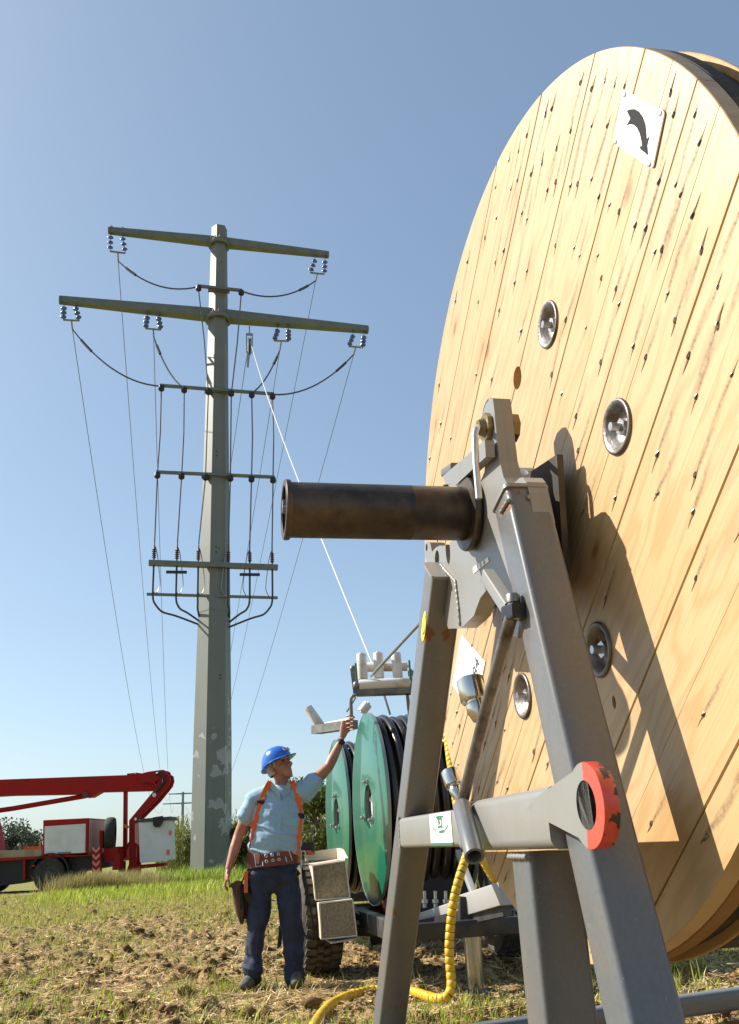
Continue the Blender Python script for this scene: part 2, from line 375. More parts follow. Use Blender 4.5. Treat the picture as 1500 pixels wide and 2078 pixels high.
# unmown verge round the pole and the truck
def verge(name, n, fx, fy, h, col0, col1, w=.016, edge=0):
    x, y = fx(n), fy(n); k = (fbm(np.column_stack([x * .5, y * .5]), 80 + edge, 3) > .40) & ((x > (-.342 + rng.uniform(-.05, .025, n)) * y) | (edge == 1)); x, y = x[k], y[k]; n = len(x); g = rng.random((n, 1))
    col = ((1 - g) * np.array(col0) + g * np.array(col1)) * rng.uniform(.7, 1.2, (n, 1))
    hh = rng.uniform(h[0], h[1], n) * (.6 + .8 * fbm(np.column_stack([x * .8, y * .8]), 90, 2))
    stuff(name, blades(name, np.column_stack([x, y, np.zeros(n) - .01]), hh, rng.uniform(.6, 1.4, n) * w, rng.uniform(0, 6.28, n), rng.uniform(.1, .6, n), col, LEAF))
verge('verge_grass', 42000, lambda n: rng.uniform(-9.6, 3, n), lambda n: 41 - 18 * rng.random(n) ** .8 + rng.normal(0, 1.6, n), (.06, .27), (.26, .36, .03), (.52, .56, .09))
verge('short_weeds', 46000, lambda n: rng.uniform(-15, 3, n), lambda n: rng.uniform(14, 27, n), (.03, .13), (.27, .33, .04), (.50, .47, .13), .012, 1)
verge('seed_grass', 9000, lambda n: rng.normal(-8.4, .8, n), lambda n: rng.uniform(27.5, 30, n), (.25, .6), (.42, .33, .14), (.30, .28, .09), .012, 2)
verge('pole_foot_grass', 5000, lambda n: rng.normal(-6.3, 1.6, n), lambda n: rng.uniform(32.5, 37, n), (.2, .5), (.20, .31, .03), (.44, .52, .09), .02, 3)
# reeds: leaning stalks with long arching leaves
def reeds(name, pts, hts, leafn=9, w=.035, c0=(.06, .09, .02), c1=(.30, .30, .07)):
    B_, H_, W_, A_, L_, C_ = [], [], [], [], [], []
    for (x, y), h in zip(pts, hts):
        g = rng.random(); cc = (1 - g) * np.array(c0) + g * np.array(c1)
        B_.append((x, y, 0)); H_.append(h); W_.append(.025); A_.append(rng.uniform(0, 6.28)); L_.append(rng.uniform(.02, .15)); C_.append(cc * 1.1)
        for j in range(leafn):
            f = rng.uniform(.12, .92); ll = h * rng.uniform(.22, .4); B_.append((x + rng.normal(0, .03), y + rng.normal(0, .03), h * f)); H_.append(ll * rng.uniform(.3, 1.0)); W_.append(w * rng.uniform(.6, 1.4)); A_.append(rng.uniform(0, 6.28)); L_.append(rng.uniform(.5, 1.6)); C_.append(cc * rng.uniform(.6, 1.35))
    return blades(name, np.array(B_), np.array(H_), np.array(W_), np.array(A_), np.array(L_), np.array(C_), LEAF, droop=.35)
def belt(n, u0, u1, y0, y1):
    yy = rng.uniform(y0, y1, n); uu = rng.uniform(u0, u1, n); return [(at(u, 1740, y_)[0], y_) for u, y_ in zip(uu, yy)]
P1 = belt(520, 318, 520, 39.5, 44); stuff('reed_bed', reeds('reed_bed', P1, rng.uniform(1.3, 2.55, len(P1)) * np.clip([.55 + (q[0] + 10.6) * .35 for q in P1], .6, 1)))
P2 = belt(900, 600, 1010, 23, 27); stuff('tall_weeds', reeds('tall_weeds', P2, rng.uniform(1.0, 2.1, len(P2)), 10, .03, (.05, .075, .018), (.30, .28, .08)))
# leafy shrubs and trees: trunk, limbs and a crown of small leaf faces in clumps
BARK = mat('bark', (.09, .07, .05), .9, col2=(.16, .13, .10), scale=12, bump=.4)
def plant(name, label, cat, base, h, w, nleaf, leaf, c0, c1, trunk_h=.3, seed=0, group=None, nclump=26):
    rg = np.random.default_rng(seed); r = thing(name, label, cat, base, group); base = V(*base)
    mb = MB(); tops = []
    mb.cyl(base - Z3 * .2, base + Z3 * h * .55, w * .05, w * .025, 8)
    cl = []
    for k in range(nclump):
        a = rg.uniform(0, 6.28); f = rg.uniform(trunk_h, .93); rr = w * .5 * math.sqrt(max(.05, 1 - ((f - .55) / .52) ** 2)) * rg.uniform(.35, 1.0)
        c = base + V(rr * math.cos(a), rr * math.sin(a), h * f); cl.append((c, w * rg.uniform(.10, .2)))
        if k % 3 == 0: mb.cyl(base + Z3 * h * f * .55, c, w * .018, w * .005, 5)
    part('trunk', mb, BARK, r)
    per = nleaf // nclump; P = []; G = []
    for c, s in cl:
        q = rg.normal(0, 1, (per, 3)); q /= np.linalg.norm(q, axis=1)[:, None]; q *= rg.random((per, 1)) ** .45
        P.append(c + q * s * np.array([1.15, 1.15, .9])); G.append(np.full((per, 1), rg.random()))
    P, G = np.concatenate(P), np.concatenate(G); n = len(P); a1 = rg.normal(0, 1, (n, 3)); a1 /= np.linalg.norm(a1, axis=1)[:, None]; a2 = np.cross(a1, rg.normal(0, 1, (n, 3))); a2 /= np.linalg.norm(a2, axis=1)[:, None]
    L = leaf * rg.uniform(.6, 1.4, (n, 1)); vs = np.stack([P - a1 * L, P + a2 * L * .5, P + a1 * L, P - a2 * L * .5], 1).reshape(-1, 3) - base
    col = ((1 - G) * np.array(c0) + G * np.array(c1)) * rg.uniform(.65, 1.3, (n, 1)); kk = np.arange(n)[:, None] * 4
    me = tinted('crown', vs, kk + np.array([0, 1, 2, 3]), np.zeros((0, 3)), np.repeat(col, 4, 0), LEAF); o = bpy.data.objects.new('crown', me); COL.objects.link(o); o.parent = r
    return r
Z3 = V(0, 0, 1)
b0 = at(655, 1740, 22); plant('leafy_shrub', 'dense leafy green shrub growing behind the worker and the green drums', 'shrub', (b0[0], 22, 0), 2.45, 2.2, 9000, .055, (.03, .05, .012), (.13, .15, .03), .05, 5)
b0 = at(488, 1740, 37); plant('leafy_shrub', 'leafy green shrub growing at the right foot of the tall pole', 'shrub', (b0[0], 37, 0), 2.0, 1.7, 6000, .06, (.035, .06, .014), (.13, .16, .035), .05, 6)
for k, (u, y_, h, w, lb) in enumerate(((8, 175, 7.4, 13, 'leftmost distant dark tree beyond the truck bed'), (42, 185, 7.0, 9, 'taller rounded distant tree just left of the utility box'), (66, 190, 4.4, 7, 'lowest distant tree at the right end of the far row'))):
    b0 = at(u, 1738, y_); plant('distant_tree', lb, 'tree', (b0[0], y_, 0), h, w, 5000, .30, (.045, .06, .04), (.10, .12, .075), .12, 20 + k, 'trees far behind the truck', 30)  # leaf colours lightened to put the distance haze into them
# ================================================================== THE WOODEN CABLE DRUM
RR = 1.40                                       # drum radius in metres
N = V(-0.97836844, -0.20686999, 0); T = V(-0.20686999, 0.97836844, 0); Z = V(0, 0, 1)
DC = EYE + RR * V(0.39014567, 2.02799385, 0.74366849)      # centre of the front face
def D(t, n, z): return DC + RR * (t * T + n * N + z * Z)
def dp(u, v, n):                                # a line of sight meets the plane n in front of the drum: (t, z)
    p = onplane(u, v, DC + RR * n * N, N) - DC; return float(p @ T) / RR, float(p @ Z) / RR
def dpt(u, v, n): t, z = dp(u, v, n); return D(t, n, z)
ROT = Matrix(((T[0], N[0], 0, 0), (T[1], N[1], 0, 0), (0, 0, 1, 0), (0, 0, 0, 1)))
LU = unit(V(-.816, 0, .578)); WU = unit(V(.578, 0, .816))   # along and across the boards (t, n, z)
GZ = (0 - DC[2]) / RR                           # ground level in drum units

def wood_mat(name, c1, c2, dark, gloss=.5):
    m, nt, b = newmat(name); t = NT(nt); o = t.obj()
    def dot(v):
        x = t.n('VectorMath', operation='DOT_PRODUCT'); t.l(o, x.inputs[0]); x.inputs[1].default_value = tuple(v); return x.outputs['Value']
    u, w = dot(LU), dot(WU); sep = t.n('SeparateXYZ'); t.l(o, sep.inputs[0]); nn = sep.outputs[1]
    rnd = t.math('MULTIPLY', t.n('ObjectInfo').outputs['Random'], 37.0)
    def vec(a, b_, c):
        x = t.n('CombineXYZ')
        for i, q in enumerate((a, b_, c)):
            if hasattr(q, 'is_linked'): t.l(q, x.inputs[i])
            else: x.inputs[i].default_value = q
        return x.outputs[0]
    low = t.noise(vec(t.math('MULTIPLY', u, 1.1), t.math('MULTIPLY', w, 5.0), rnd), 1.0, 3)
    # flat-sawn growth rings: a stretched field cut by a sine
    ph = t.math('ADD', t.math('MULTIPLY', w, 60.0), t.math('MULTIPLY', low, 46.0))
    ring = t.math('MULTIPLY_ADD', t.math('SINE', ph), .5, .5)
    ring = t.math('POWER', ring, 2.2)
    fine = t.noise(vec(t.math('MULTIPLY', u, 5.0), t.math('MULTIPLY', w, 190.0), rnd), 1.0, 3)
    blot = t.noise(vec(t.math('MULTIPLY', u, 1.6), t.math('MULTIPLY', w, 7.0), t.math('ADD', rnd, 5.0)), 1.0, 5)
    vor = t.n('TexVoronoi'); t.l(vec(t.math('MULTIPLY', u, 1.9), t.math('MULTIPLY', w, 4.2), rnd), vor.inputs['Vector']); vor.inputs['Scale'].default_value = 1.0
    kd = t.math('ADD', vor.outputs['Distance'], t.math('MULTIPLY', fine, .01))
    knot = t.ramp(kd, .045, .10, (1, 1, 1, 1), (0, 0, 0, 1)); halo = t.ramp(kd, .08, .30, (1, 1, 1, 1), (0, 0, 0, 1))
    c = t.mix(t.math('MULTIPLY', ring, .55), c1, c2)
    c = t.mix(t.math('MULTIPLY', fine, .36), c, dark)
    c = t.mix(t.ramp(blot, .62, .85, (0, 0, 0, 1), (.3, .3, .3, 1)), c, (c2[0] * .8, c2[1] * .72, c2[2] * .6))
    tint = t.n('ObjectInfo').outputs['Random']
    c = t.mix(t.math('MULTIPLY', tint, .30), c, (c2[0] * 1.05, c2[1] * .92, c2[2] * .7))
    c = t.mix(t.math('MULTIPLY', halo, .35), c, (c2[0] * 1.0, c2[1] * .85, c2[2] * .6))
    c = t.mix(t.math('MULTIPLY', knot, .75), c, (dark[0] * .9, dark[1] * .7, dark[2] * .5))
    # grey weather film in long smears
    sm = t.noise(vec(t.math('MULTIPLY', u, 2.3), t.math('MULTIPLY', w, 16.0), t.math('ADD', rnd, 11.0)), 1.0, 4)
    c = t.mix(t.ramp(sm, .62, .82, (0, 0, 0, 1), (.42, .42, .42, 1)), c, (.25, .19, .14))
    t.l(c, b.inputs['Base Color']); b.inputs['Roughness'].default_value = gloss
    h = t.math('ADD', t.math('MULTIPLY', fine, .6), t.math('MULTIPLY', ring, .3)); t.bump(h, .35, .004, b)
    return m
WOOD = wood_mat('pine', (.56, .40, .215), (.44, .272, .118), (.22, .11, .04), .40)
WOOD2 = wood_mat('pine_edge', (.55, .33, .14), (.42, .23, .09), (.2, .1, .04), .65)
WOODDARK = mat('weathered_wood', (.035, .032, .025), .9, col2=(.10, .085, .055), scale=7, lo=.45, hi=.75, bump=.5, bscale=60)
IRON = mat('bare_iron', (.21, .195, .185), .42, .85, col2=(.06, .045, .035), scale=12, lo=.45, hi=.7, bump=.15, bscale=90)
ZINC = mat('zinc', (.55, .55, .54), .32, .85, col2=(.38, .37, .35), scale=14, lo=.4, hi=.7)
NAILM = mat('nail_steel', (.42, .40, .38), .35, .9)
GOUGE = mat('torn_wood', (.11, .058, .026), .9, col2=(.22, .12, .05), scale=60)
# the bruised streak behind each nail: thins out along its own length (mesh UV)
STAIN, _nt, _b = newmat('nail_streak'); _t = NT(_nt)
_uv = _t.n('UVMap').outputs[0]; _sx = _t.n('SeparateXYZ'); _t.l(_uv, _sx.inputs[0])
_b.inputs['Base Color'].default_value = (.115, .08, .062, 1); _b.inputs['Roughness'].default_value = .8
_e = _t.math('SUBTRACT', 1.0, _t.math('ABSOLUTE', _t.math('MULTIPLY_ADD', _sx.outputs[1], 2.0, -1.0)))
_nz = _t.noise(_t.n('TexCoord').outputs['Object'], 70, 4)
_a = _t.math('MULTIPLY', _t.math('MULTIPLY', _t.math('POWER', _e, .8), _t.math('SUBTRACT', 1.0, _sx.outputs[0])), _t.ramp(_nz, .3, .7))
_t.l(_t.math('MULTIPLY', _a, .95), _b.inputs['Alpha'])

drum = thing('cable_drum', 'huge pale pine cable drum hung on a grey stand, tilted boards studded with nails', 'cable drum', D(0, 0, -1), rot=ROT)
MAIN = [1.02, .78, .541, .270, .036, -.191, -.405, -.649, -.908, -1.02]
joints = []
for a, b_ in zip(MAIN[:-1], MAIN[1:]):
    joints += [(a, .0036, .0014)]
    if a - b_ > .15: joints += [((a + b_) / 2 + rng.uniform(-.012, .012), .0002, .0003)]
joints.append((MAIN[-1], .002, .0014))
RF = .9985
plank_obs = []
for k in range(len(joints) - 1):
    hi, lo = joints[k][0] - joints[k][1] / 2, joints[k + 1][0] + joints[k + 1][1] / 2
    hi, lo = min(hi, RF - .0005), max(lo, -RF + .0005)
    if hi - lo < .02: continue
    def outline(r, hi, lo):
        pts = []
        x0, x1 = math.sqrt(max(r * r - hi * hi, 1e-6)), math.sqrt(max(r * r - lo * lo, 1e-6))
        a_hi, a_lo = math.atan2(hi, x0), math.atan2(lo, x1)
        for j in range(9): a = a_hi + (a_lo - a_hi) * j / 8; pts.append((r * math.cos(a), r * math.sin(a)))
        for j in range(9): a = (math.pi - a_lo) + ((math.pi - a_hi) - (math.pi - a_lo)) * j / 8; pts.append((r * math.cos(a), r * math.sin(a)))
        return pts
    off = rng.uniform(-.0005, .0005)
    def lay(pts, n): return [D(*(x * LU + y * WU + V(0, n, 0))) for x, y in pts]
    mb = MB(); bv = .0014
    bh, bl = joints[k][2], joints[k + 1][2]; A = outline(RF - bv, hi - bh, lo + bl); B = outline(RF, hi, lo)
    mb.loft([lay(A, off), lay(B, off - .0016), lay(B, -.034)], True)
    plank_obs.append((part('plank', mb, WOOD, drum, smooth=20), hi, lo))
mb = MB(); an = [2 * math.pi * k / 160 for k in range(160)]
def circ(r, n): return [D(r * math.cos(a), n, r * math.sin(a)) for a in an]
mb.loft([circ(.996, -.0345), circ(1.0, -.037), circ(1.0, -.066), circ(.996, -.069)], True)

OLDP, _nt, _b = newmat('weathered_pine_edge'); _t = NT(_nt); _o = _t.obj(); _sp = _t.n('SeparateXYZ'); _t.l(_o, _sp.inputs[0])
_n = _t.noise(_o, 5, 6, .65); _w = _t.ramp(_t.math('ADD', _t.math('MULTIPLY', _sp.outputs[2], .22), _t.math('MULTIPLY_ADD', _n, .9, -.55)), .16, .34)
_t.l(_t.mix(_w, _t.mix(_n, (.36, .19, .065), (.24, .12, .045)), (.035, .032, .022)), _b.inputs['Base Color']); _b.inputs['Roughness'].default_value = .85; _t.bump(_n, .5, .01, _b)
part('flange_board', mb, OLDP, drum)
mb = MB(); mb.loft([circ(.985, -.0695), circ(.985, -.115)], True); part('weathered_layer', mb, WOODDARK, drum)
mb = MB(); mb.loft([circ(1.0, -.1155), circ(1.002, -.117), circ(1.002, -.121), circ(1.0, -.122)], True); part('strap_ring', mb, WOOD2, drum)
LAG = mat('lagging', (.018, .018, .016), .75, col2=(.07, .06, .045), scale=3, lo=.5, hi=.8, bump=.4, bscale=25)
mb = MB()
for k in range(64):
    a0, a1 = 2 * math.pi * k / 64, 2 * math.pi * (k + .96) / 64
    mb.prism([D(r * math.cos(a), -.1225, r * math.sin(a)) for r, a in ((.955, a0), (.955, a1), (.985, a1), (.985, a0))], (0, 0, 0), -.62 * RR * N)
tag(part('lagging_slats', mb, LAG, drum), kind='stuff')
mb = MB(); mb.loft([circ(.95, -.123), circ(.95, -.74)], True); part('wound_cable', mb, LAG, drum)
mb = MB(); mb.loft([circ(1.0, -.745), circ(1.0, -.82)], True); part('rear_flange', mb, OLDP, drum)

# knot holes cut through the boards (the darker layer shows behind)
def cut(tz, rx, rz):
    c = D(tz[0], 0, tz[1]); q = MB(); q.loft([[c + n * N + RR * (rx * math.cos(a) * T + rz * math.sin(a) * Z) for a in [2 * math.pi * k / 28 + .07 * math.sin(k * 2.3) for k in range(28)]] for n in (.02, -.047)], True)
    me = q.mesh('cutter'); co = bpy.data.objects.new('cutter', me); COL.objects.link(co)
    y = tz[0] * WU[0] + tz[1] * WU[2]
    for o, hi, lo in plank_obs:
        if lo - .05 < y < hi + .05:
            md = o.modifiers.new('hole', 'BOOLEAN'); md.operation = 'DIFFERENCE'; md.object = co; md.solver = 'EXACT'
            bake(o)
    bpy.data.objects.remove(co)
cut(dp(1050, 767, 0), .029, .030)
cut(dp(1246, 1425, 0), .007, .013)

# dished washers with nut and bolt
BC = (-.045, -.024)
ws = nt_ = None
BOLTS = [dp(1114, 659, 0), dp(1254, 866, 0), dp(1216, 1318, 0), dp(1062, 1412, 0)]
ctr = np.mean([BOLTS[0], BOLTS[3]], 0); BOLTS += [tuple(2 * ctr - np.array(BOLTS[1])), tuple(2 * ctr - np.array(BOLTS[2]))]
WR = .056
for k, (t_, z_) in enumerate(BOLTS):
    cut((t_, z_), .0455, .0455)
    mb = MB(); pr = [(WR, .0005), (WR, .0035), (WR * .97, .0058), (WR * .90, .0062), (WR * .78, .003), (WR * .60, -.010), (WR * .42, -.0175), (WR * .28, -.019), (.002, -.019)]
    mb.lathe([(r * RR, h * RR) for r, h in pr], D(t_, 0, z_), N, 40)
    w = part('dished_washer', mb, IRON, drum, smooth=50)
    mb = MB(); mb.cyl(D(t_, -.0189, z_), D(t_, -.004, z_), .0175 * RR, seg=6, ph=.3 + k); mb.cyl(D(t_, -.004, z_), D(t_, .016, z_), .0085 * RR, seg=14)
    part('nut', mb, ZINC, w)

# nails: four shapes, copied over the rings of nailing
nail_meshes = []
for k in range(5):
    mb = MB(); r_ = .0016
    b1, b2 = .006 + .003 * rng.random(), .010 + .006 * rng.random(); sd = rng.uniform(-.006, .006)
    mb.tube([(0, -.002, 0), (0, .0025, .001), (sd * .4, .0042, .004), (sd, .0035, .004 + b1), (sd * 1.3, .0005, .004 + b2)], r_ * 1.6, 6, mi=0)
    gw = rng.uniform(.35, .75)
    g = [(-.016 - .012 * rng.random(), .0), (-.006, .0045), (.004, .0055), (.014, .0038), (.03 + .02 * rng.random(), .0004), (.012, -.0042), (.003, -.0058), (-.007, -.0036)]
    mb.prism([(w_ * gw + .0012 * math.sin(l_ * 400 + k), .00005, -l_) for l_, w_ in g], (0, 0, 0), (0, .0007, 0), mi=1)
    L = .13 + .12 * rng.random(); W2 = .011 + .006 * rng.random()
    o0 = mb.n; mb.add([(-W2 * .5, .0004, -.01), (W2 * .5, .0004, -.01), (W2, .0004, L * .45), (-W2, .0004, L * .45), (W2 * .8 + .004, .0004, L), (-W2 * .8 + .004, .0004, L)], [(0, 1, 2, 3), (3, 2, 4, 5)], mi=2)
    me = mb.mesh('nail', None, 40); addmats(me, [NAILM, GOUGE, STAIN])
    uvl = me.uv_layers.new(name='UVMap'); uv0 = {0: (0, 0), 1: (0, 1), 2: (.45, 1), 3: (.45, 0), 4: (1, 1), 5: (1, 0)}
    for lp in me.loops:
        if lp.vertex_index >= o0: uvl.data[lp.index].uv = uv0[lp.vertex_index - o0]
        else: uvl.data[lp.index].uv = (0, .5)
    nail_meshes.append(me)
tilt = math.atan2(-LU[0], LU[2])                 # rotation about n that carries z onto the board direction
count = 0; taken = [np.array(b) for b in BOLTS] + [np.array(dp(1298, 262, 0)), np.array(dp(945, 1390, 0))]
for ring in (.945, .845, .735, .60, .46, .31):
    for o, hi, lo in plank_obs:
        wid = hi - lo
        for fr in ((.3, .7) if wid > .08 else (.5,)):
            y = lo + wid * fr + rng.uniform(-.012, .012)
            if abs(y) >= ring: continue
            for sg in (1, -1):
                if rng.random() < (.32 if ring < .7 else .10): continue
                rr = ring + rng.uniform(-.018, .018)
                x = sg * math.sqrt(max(rr * rr - y * y, 0)); p = x * LU + y * WU
                if x * x > 0 and math.hypot(p[0], p[2]) > .965: continue
                if any(math.hypot(p[0] - b[0], p[2] - b[1]) < .085 for b in taken): continue
                if count >= 290: continue
                nb = bpy.data.objects.new('nail', nail_meshes[count % 5]); COL.objects.link(nb); nb.parent = drum
                lc = WM[drum.name].inverted() @ Vector(D(p[0], .0002, p[2])); s_ = rng.uniform(.65, 1.05)
                tipp = p + LU * .18; turn = math.pi if math.hypot(tipp[0], tipp[2]) > .975 else 0.0
                nb.matrix_local = Matrix.Translation(lc) @ Matrix.Rotation(-tilt + turn + rng.uniform(-.12, .12), 4, 'Y') @ Matrix.Diagonal((s_, s_, s_, 1))
                count += 1

# direction sign and paper label fixed to the face
WHITE = mat('sign_white', (.86, .86, .84), .35); SIGNGREY = mat('sign_arrow', (.03, .03, .033), .8, spec=.1); FAINT = mat('faint_print', (.38, .38, .38), .6)
PAPER = mat('paper', (.80, .81, .82), .6, col2=(.72, .74, .78), scale=9); INK = mat('ink', (.05, .05, .06), .6)
SG = [dp(1263, 181, .004), dp(1351, 226, .004), dp(1322, 342, .004), dp(1246, 290, .004)]
c_ = np.mean(SG, 0); e1 = ((np.array(SG[1]) - SG[0]) + (np.array(SG[2]) - SG[3])) / 4; e2 = ((np.array(SG[0]) - SG[3]) + (np.array(SG[1]) - SG[2])) / 4
def SGp(x, y, n): q = c_ + x * e1 + y * e2; return D(q[0], n, q[1])
def rrect(f, x, y, r, n, k=4):
    o = []
    for cx, cy, a0 in ((x - r, y - r, 0), (-x + r, y - r, 90), (-x + r, -y + r, 180), (x - r, -y + r, 270)):
        for j in range(k + 1): a = rad(a0 + 90 * j / k); o.append(f(cx + r * math.cos(a), cy + r * math.sin(a), n))
    return o
mb = MB(); mb.prism(rrect(SGp, 1, 1, .12, .0015), 0 * N, .004 * N)
sign = part('direction_sign', mb, WHITE, drum)
# arrow traced in the sign's own square: (x right, y up)
outer = [(-.62, .36), (-.48, .47), (-.28, .56), (-.05, .56), (.17, .45), (.35, .25), (.46, 0), (.52, -.18)]
inner = [(.38, -.48), (.30, -.32), (.17, -.13), (0, 0.0), (-.17, .03), (-.34, -.02), (-.5, -.13)]
arrow = outer + [(.62, -.02), (.60, -.35), (.72, -.66), (.36, -.62), (.27, -.56)] + inner + [(-.38, .17)]
mb = MB(); mb.prism([SGp(x, y, .0046) for x, y in arrow], 0 * N, .0006 * N); part('arrow', mb, SIGNGREY, sign)
for sx, sy in ((-.86, .86), (.86, .86), (-.86, -.9), (.86, -.9)):
    mb = MB(); mb.lathe([(.007, 0), (.007, .002), (.004, .0035), (0, .0035)], SGp(sx, sy, .0055), N, 10); part('screw', mb, ZINC, sign)
def text_part(body, size, P, ex, ey, nrm, m, parent, bold=0.0, shear=0.0):
    cu = bpy.data.curves.new('lettering', 'FONT'); cu.body = body; cu.size = 1.0; cu.align_x = 'CENTER'; cu.align_y = 'CENTER'; cu.offset = bold; cu.shear = shear; cu.resolution_u = 3
    o = bpy.data.objects.new('lettering', cu); COL.objects.link(o)
    dg = bpy.context.evaluated_depsgraph_get(); me = bpy.data.meshes.new_from_object(o.evaluated_get(dg)); bpy.data.objects.remove(o)
    inv = np.array(WM[parent.name].inverted())
    vs = np.empty(len(me.vertices) * 3); me.vertices.foreach_get('co', vs); vs = vs.reshape(-1, 3)
    w = V(*P) + np.outer(vs[:, 0] * size, ex) + np.outer(vs[:, 1] * size, ey) + V(*nrm)
    w = w @ inv[:3, :3].T + inv[:3, 3]; me.vertices.foreach_set('co', w.ravel()); me.update()
    addmats(me, m); ob = bpy.data.objects.new('lettering', me); COL.objects.link(ob); ob.parent = parent; WM[ob.name] = WM[parent.name]
    return ob
E1 = RR * (e1[0] * T + e1[1] * Z); E2 = RR * (e2[0] * T + e2[1] * Z)
text_part('ROLLRICHTUNG', .19, SGp(-.03, -.76, .0046), E1, E2 * .9, .0005 * N, FAINT, sign)
PP = [dp(936, 1288, .003), dp(984, 1343, .003), dp(962, 1452, .003), dp(915, 1395, .003)]
PP[3] = tuple(np.array(PP[0]) + np.array(PP[2]) - np.array(PP[1]))
mb = MB(); mb.prism([D(t_, .0015, z_) for t_, z_ in PP], 0 * N, .0012 * N); paper = part('paper_label', mb, PAPER, drum)
p1, p2 = np.array(PP[1]), np.array(PP[2]); ev = (p1 - p2) / np.linalg.norm(p1 - p2); eu = (np.array(PP[0]) - p1); eu /= np.linalg.norm(eu)
def PL(a, b_): q = p2 + a * ev + b_ * eu; return D(q[0], .0026, q[1])
LL = np.linalg.norm(p1 - p2)
text_part('7.84', .062 * RR, PL(LL * .62, .055), (ev[0] * T + ev[1] * Z), (eu[0] * T + eu[1] * Z), .0012 * N, INK, paper, shear=.2)
text_part('4 x 150 mm', .022 * RR, PL(LL * .60, .12), (ev[0] * T + ev[1] * Z), (eu[0] * T + eu[1] * Z), .0012 * N, FAINT, paper)

# ================================================================== THE STEEL DRUM STAND AND ITS SPINDLE
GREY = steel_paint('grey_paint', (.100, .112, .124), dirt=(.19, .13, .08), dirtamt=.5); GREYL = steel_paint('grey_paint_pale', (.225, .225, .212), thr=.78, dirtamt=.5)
BLACKP = mat('black_steel', (.012, .012, .013), .35, .3, col2=(.10, .085, .06), scale=6, lo=.55, hi=.75, bump=.1)
REDP = steel_paint('red_paint', (.62, .045, .02), chip=(.055, .03, .018), thr=.545, scale=14, rough=.4, dirtamt=.1)
REDF = steel_paint('red_face', (.62, .05, .022), chip=(.06, .03, .02), thr=.70, scale=16, rough=.4, dirtamt=.12)
BRONZE, _nt, _b = newmat('spindle_steel'); _t = NT(_nt); _o = _t.obj()
_n1 = _t.noise(_o, 5, 6, .65); _n2 = _t.noise(_o, 18, 5, .6, 1.0)
_c = _t.mix(_t.ramp(_n1, .35, .68), (.045, .040, .037), (.135, .098, .068)); _c = _t.mix(_t.ramp(_n2, .52, .75, (0, 0, 0, 1), (.6, .6, .6, 1)), _c, (.035, .033, .036))
_t.l(_c, _b.inputs['Base Color']); _b.inputs['Metallic'].default_value = .75
_t.l(_t.math('MULTIPLY_ADD', _n2, .3, .28), _b.inputs['Roughness']); _t.bump(_n2, .08, .004, _b)
CHROME = mat('chrome', (.62, .60, .55), .16, 1.0, col2=(.40, .36, .30), scale=6, lo=.5, hi=.8)
GOLD = mat('yellow_zinc', (.27, .205, .095), .42, .8, col2=(.16, .12, .06), scale=20); YEL = mat('yellow_sticker', (.75, .62, .03), .45)

stand = thing('drum_stand', 'grey painted steel A-frame stand carrying the big wooden drum', 'stand', D(0, .145, GZ), rot=ROT)
B = .088
def legpt(side, z, n=.145):
    return D((.205 - .845 * z), n, z) if side > 0 else D(-.272 + .268 * z, n, z)
for side, ztop in ((1, -.085), (-1, -.105)):
    p0, p1 = legpt(side, ztop), legpt(side, GZ + .05)
    mb = MB(); mb.beam(p0, p1, B * RR, B * RR, ref=N, rc=.015, seg=4)
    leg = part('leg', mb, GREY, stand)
    d = unit(p1 - p0); mb = MB(); mb.beam(p0 - d * .001, p0 - d * .012, B * RR + .012, B * RR + .012, ref=N, rc=.016); part('leg_cap', mb, GREYL, leg)
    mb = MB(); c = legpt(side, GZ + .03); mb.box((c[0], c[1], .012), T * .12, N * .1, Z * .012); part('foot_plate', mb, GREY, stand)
# crossbar with its heavier sleeve
zc = -.727
tl, tr = .205 - .845 * zc - .055, -.272 + .268 * zc + .04
tm = dp(950, 1670, .19)[0]
mb = MB(); mb.beam(D(tl, .152, zc), D(tm, .152, zc + .002), .082 * RR, .088 * RR, ref=N, rc=.016, seg=4); part('crossbar', mb, GREYL, stand)
mb = MB(); mb.beam(D(tm + .012, .156, zc + .002), D(tr, .156, zc + .006), .100 * RR, .112 * RR, ref=N, rc=.024, seg=5); part('crossbar_sleeve', mb, GREYL, stand)
# centre post
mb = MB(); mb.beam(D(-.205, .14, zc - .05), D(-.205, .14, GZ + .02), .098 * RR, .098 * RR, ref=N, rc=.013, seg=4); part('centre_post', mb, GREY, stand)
# ground beam, and the rail that runs under the drum
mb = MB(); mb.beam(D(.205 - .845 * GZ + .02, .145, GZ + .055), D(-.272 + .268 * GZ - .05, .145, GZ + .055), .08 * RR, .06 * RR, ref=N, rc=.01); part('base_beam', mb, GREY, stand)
ra, rb = onz(1020, 2094, .16), onz(1440, 2034, .16); dr = unit((rb - ra) * V(1, 1, 0))
mb = MB(); mb.beam(ra - dr * .45, rb + dr * 1.6, .085, .10, rc=.02); part('base_rail', mb, GREY, stand)
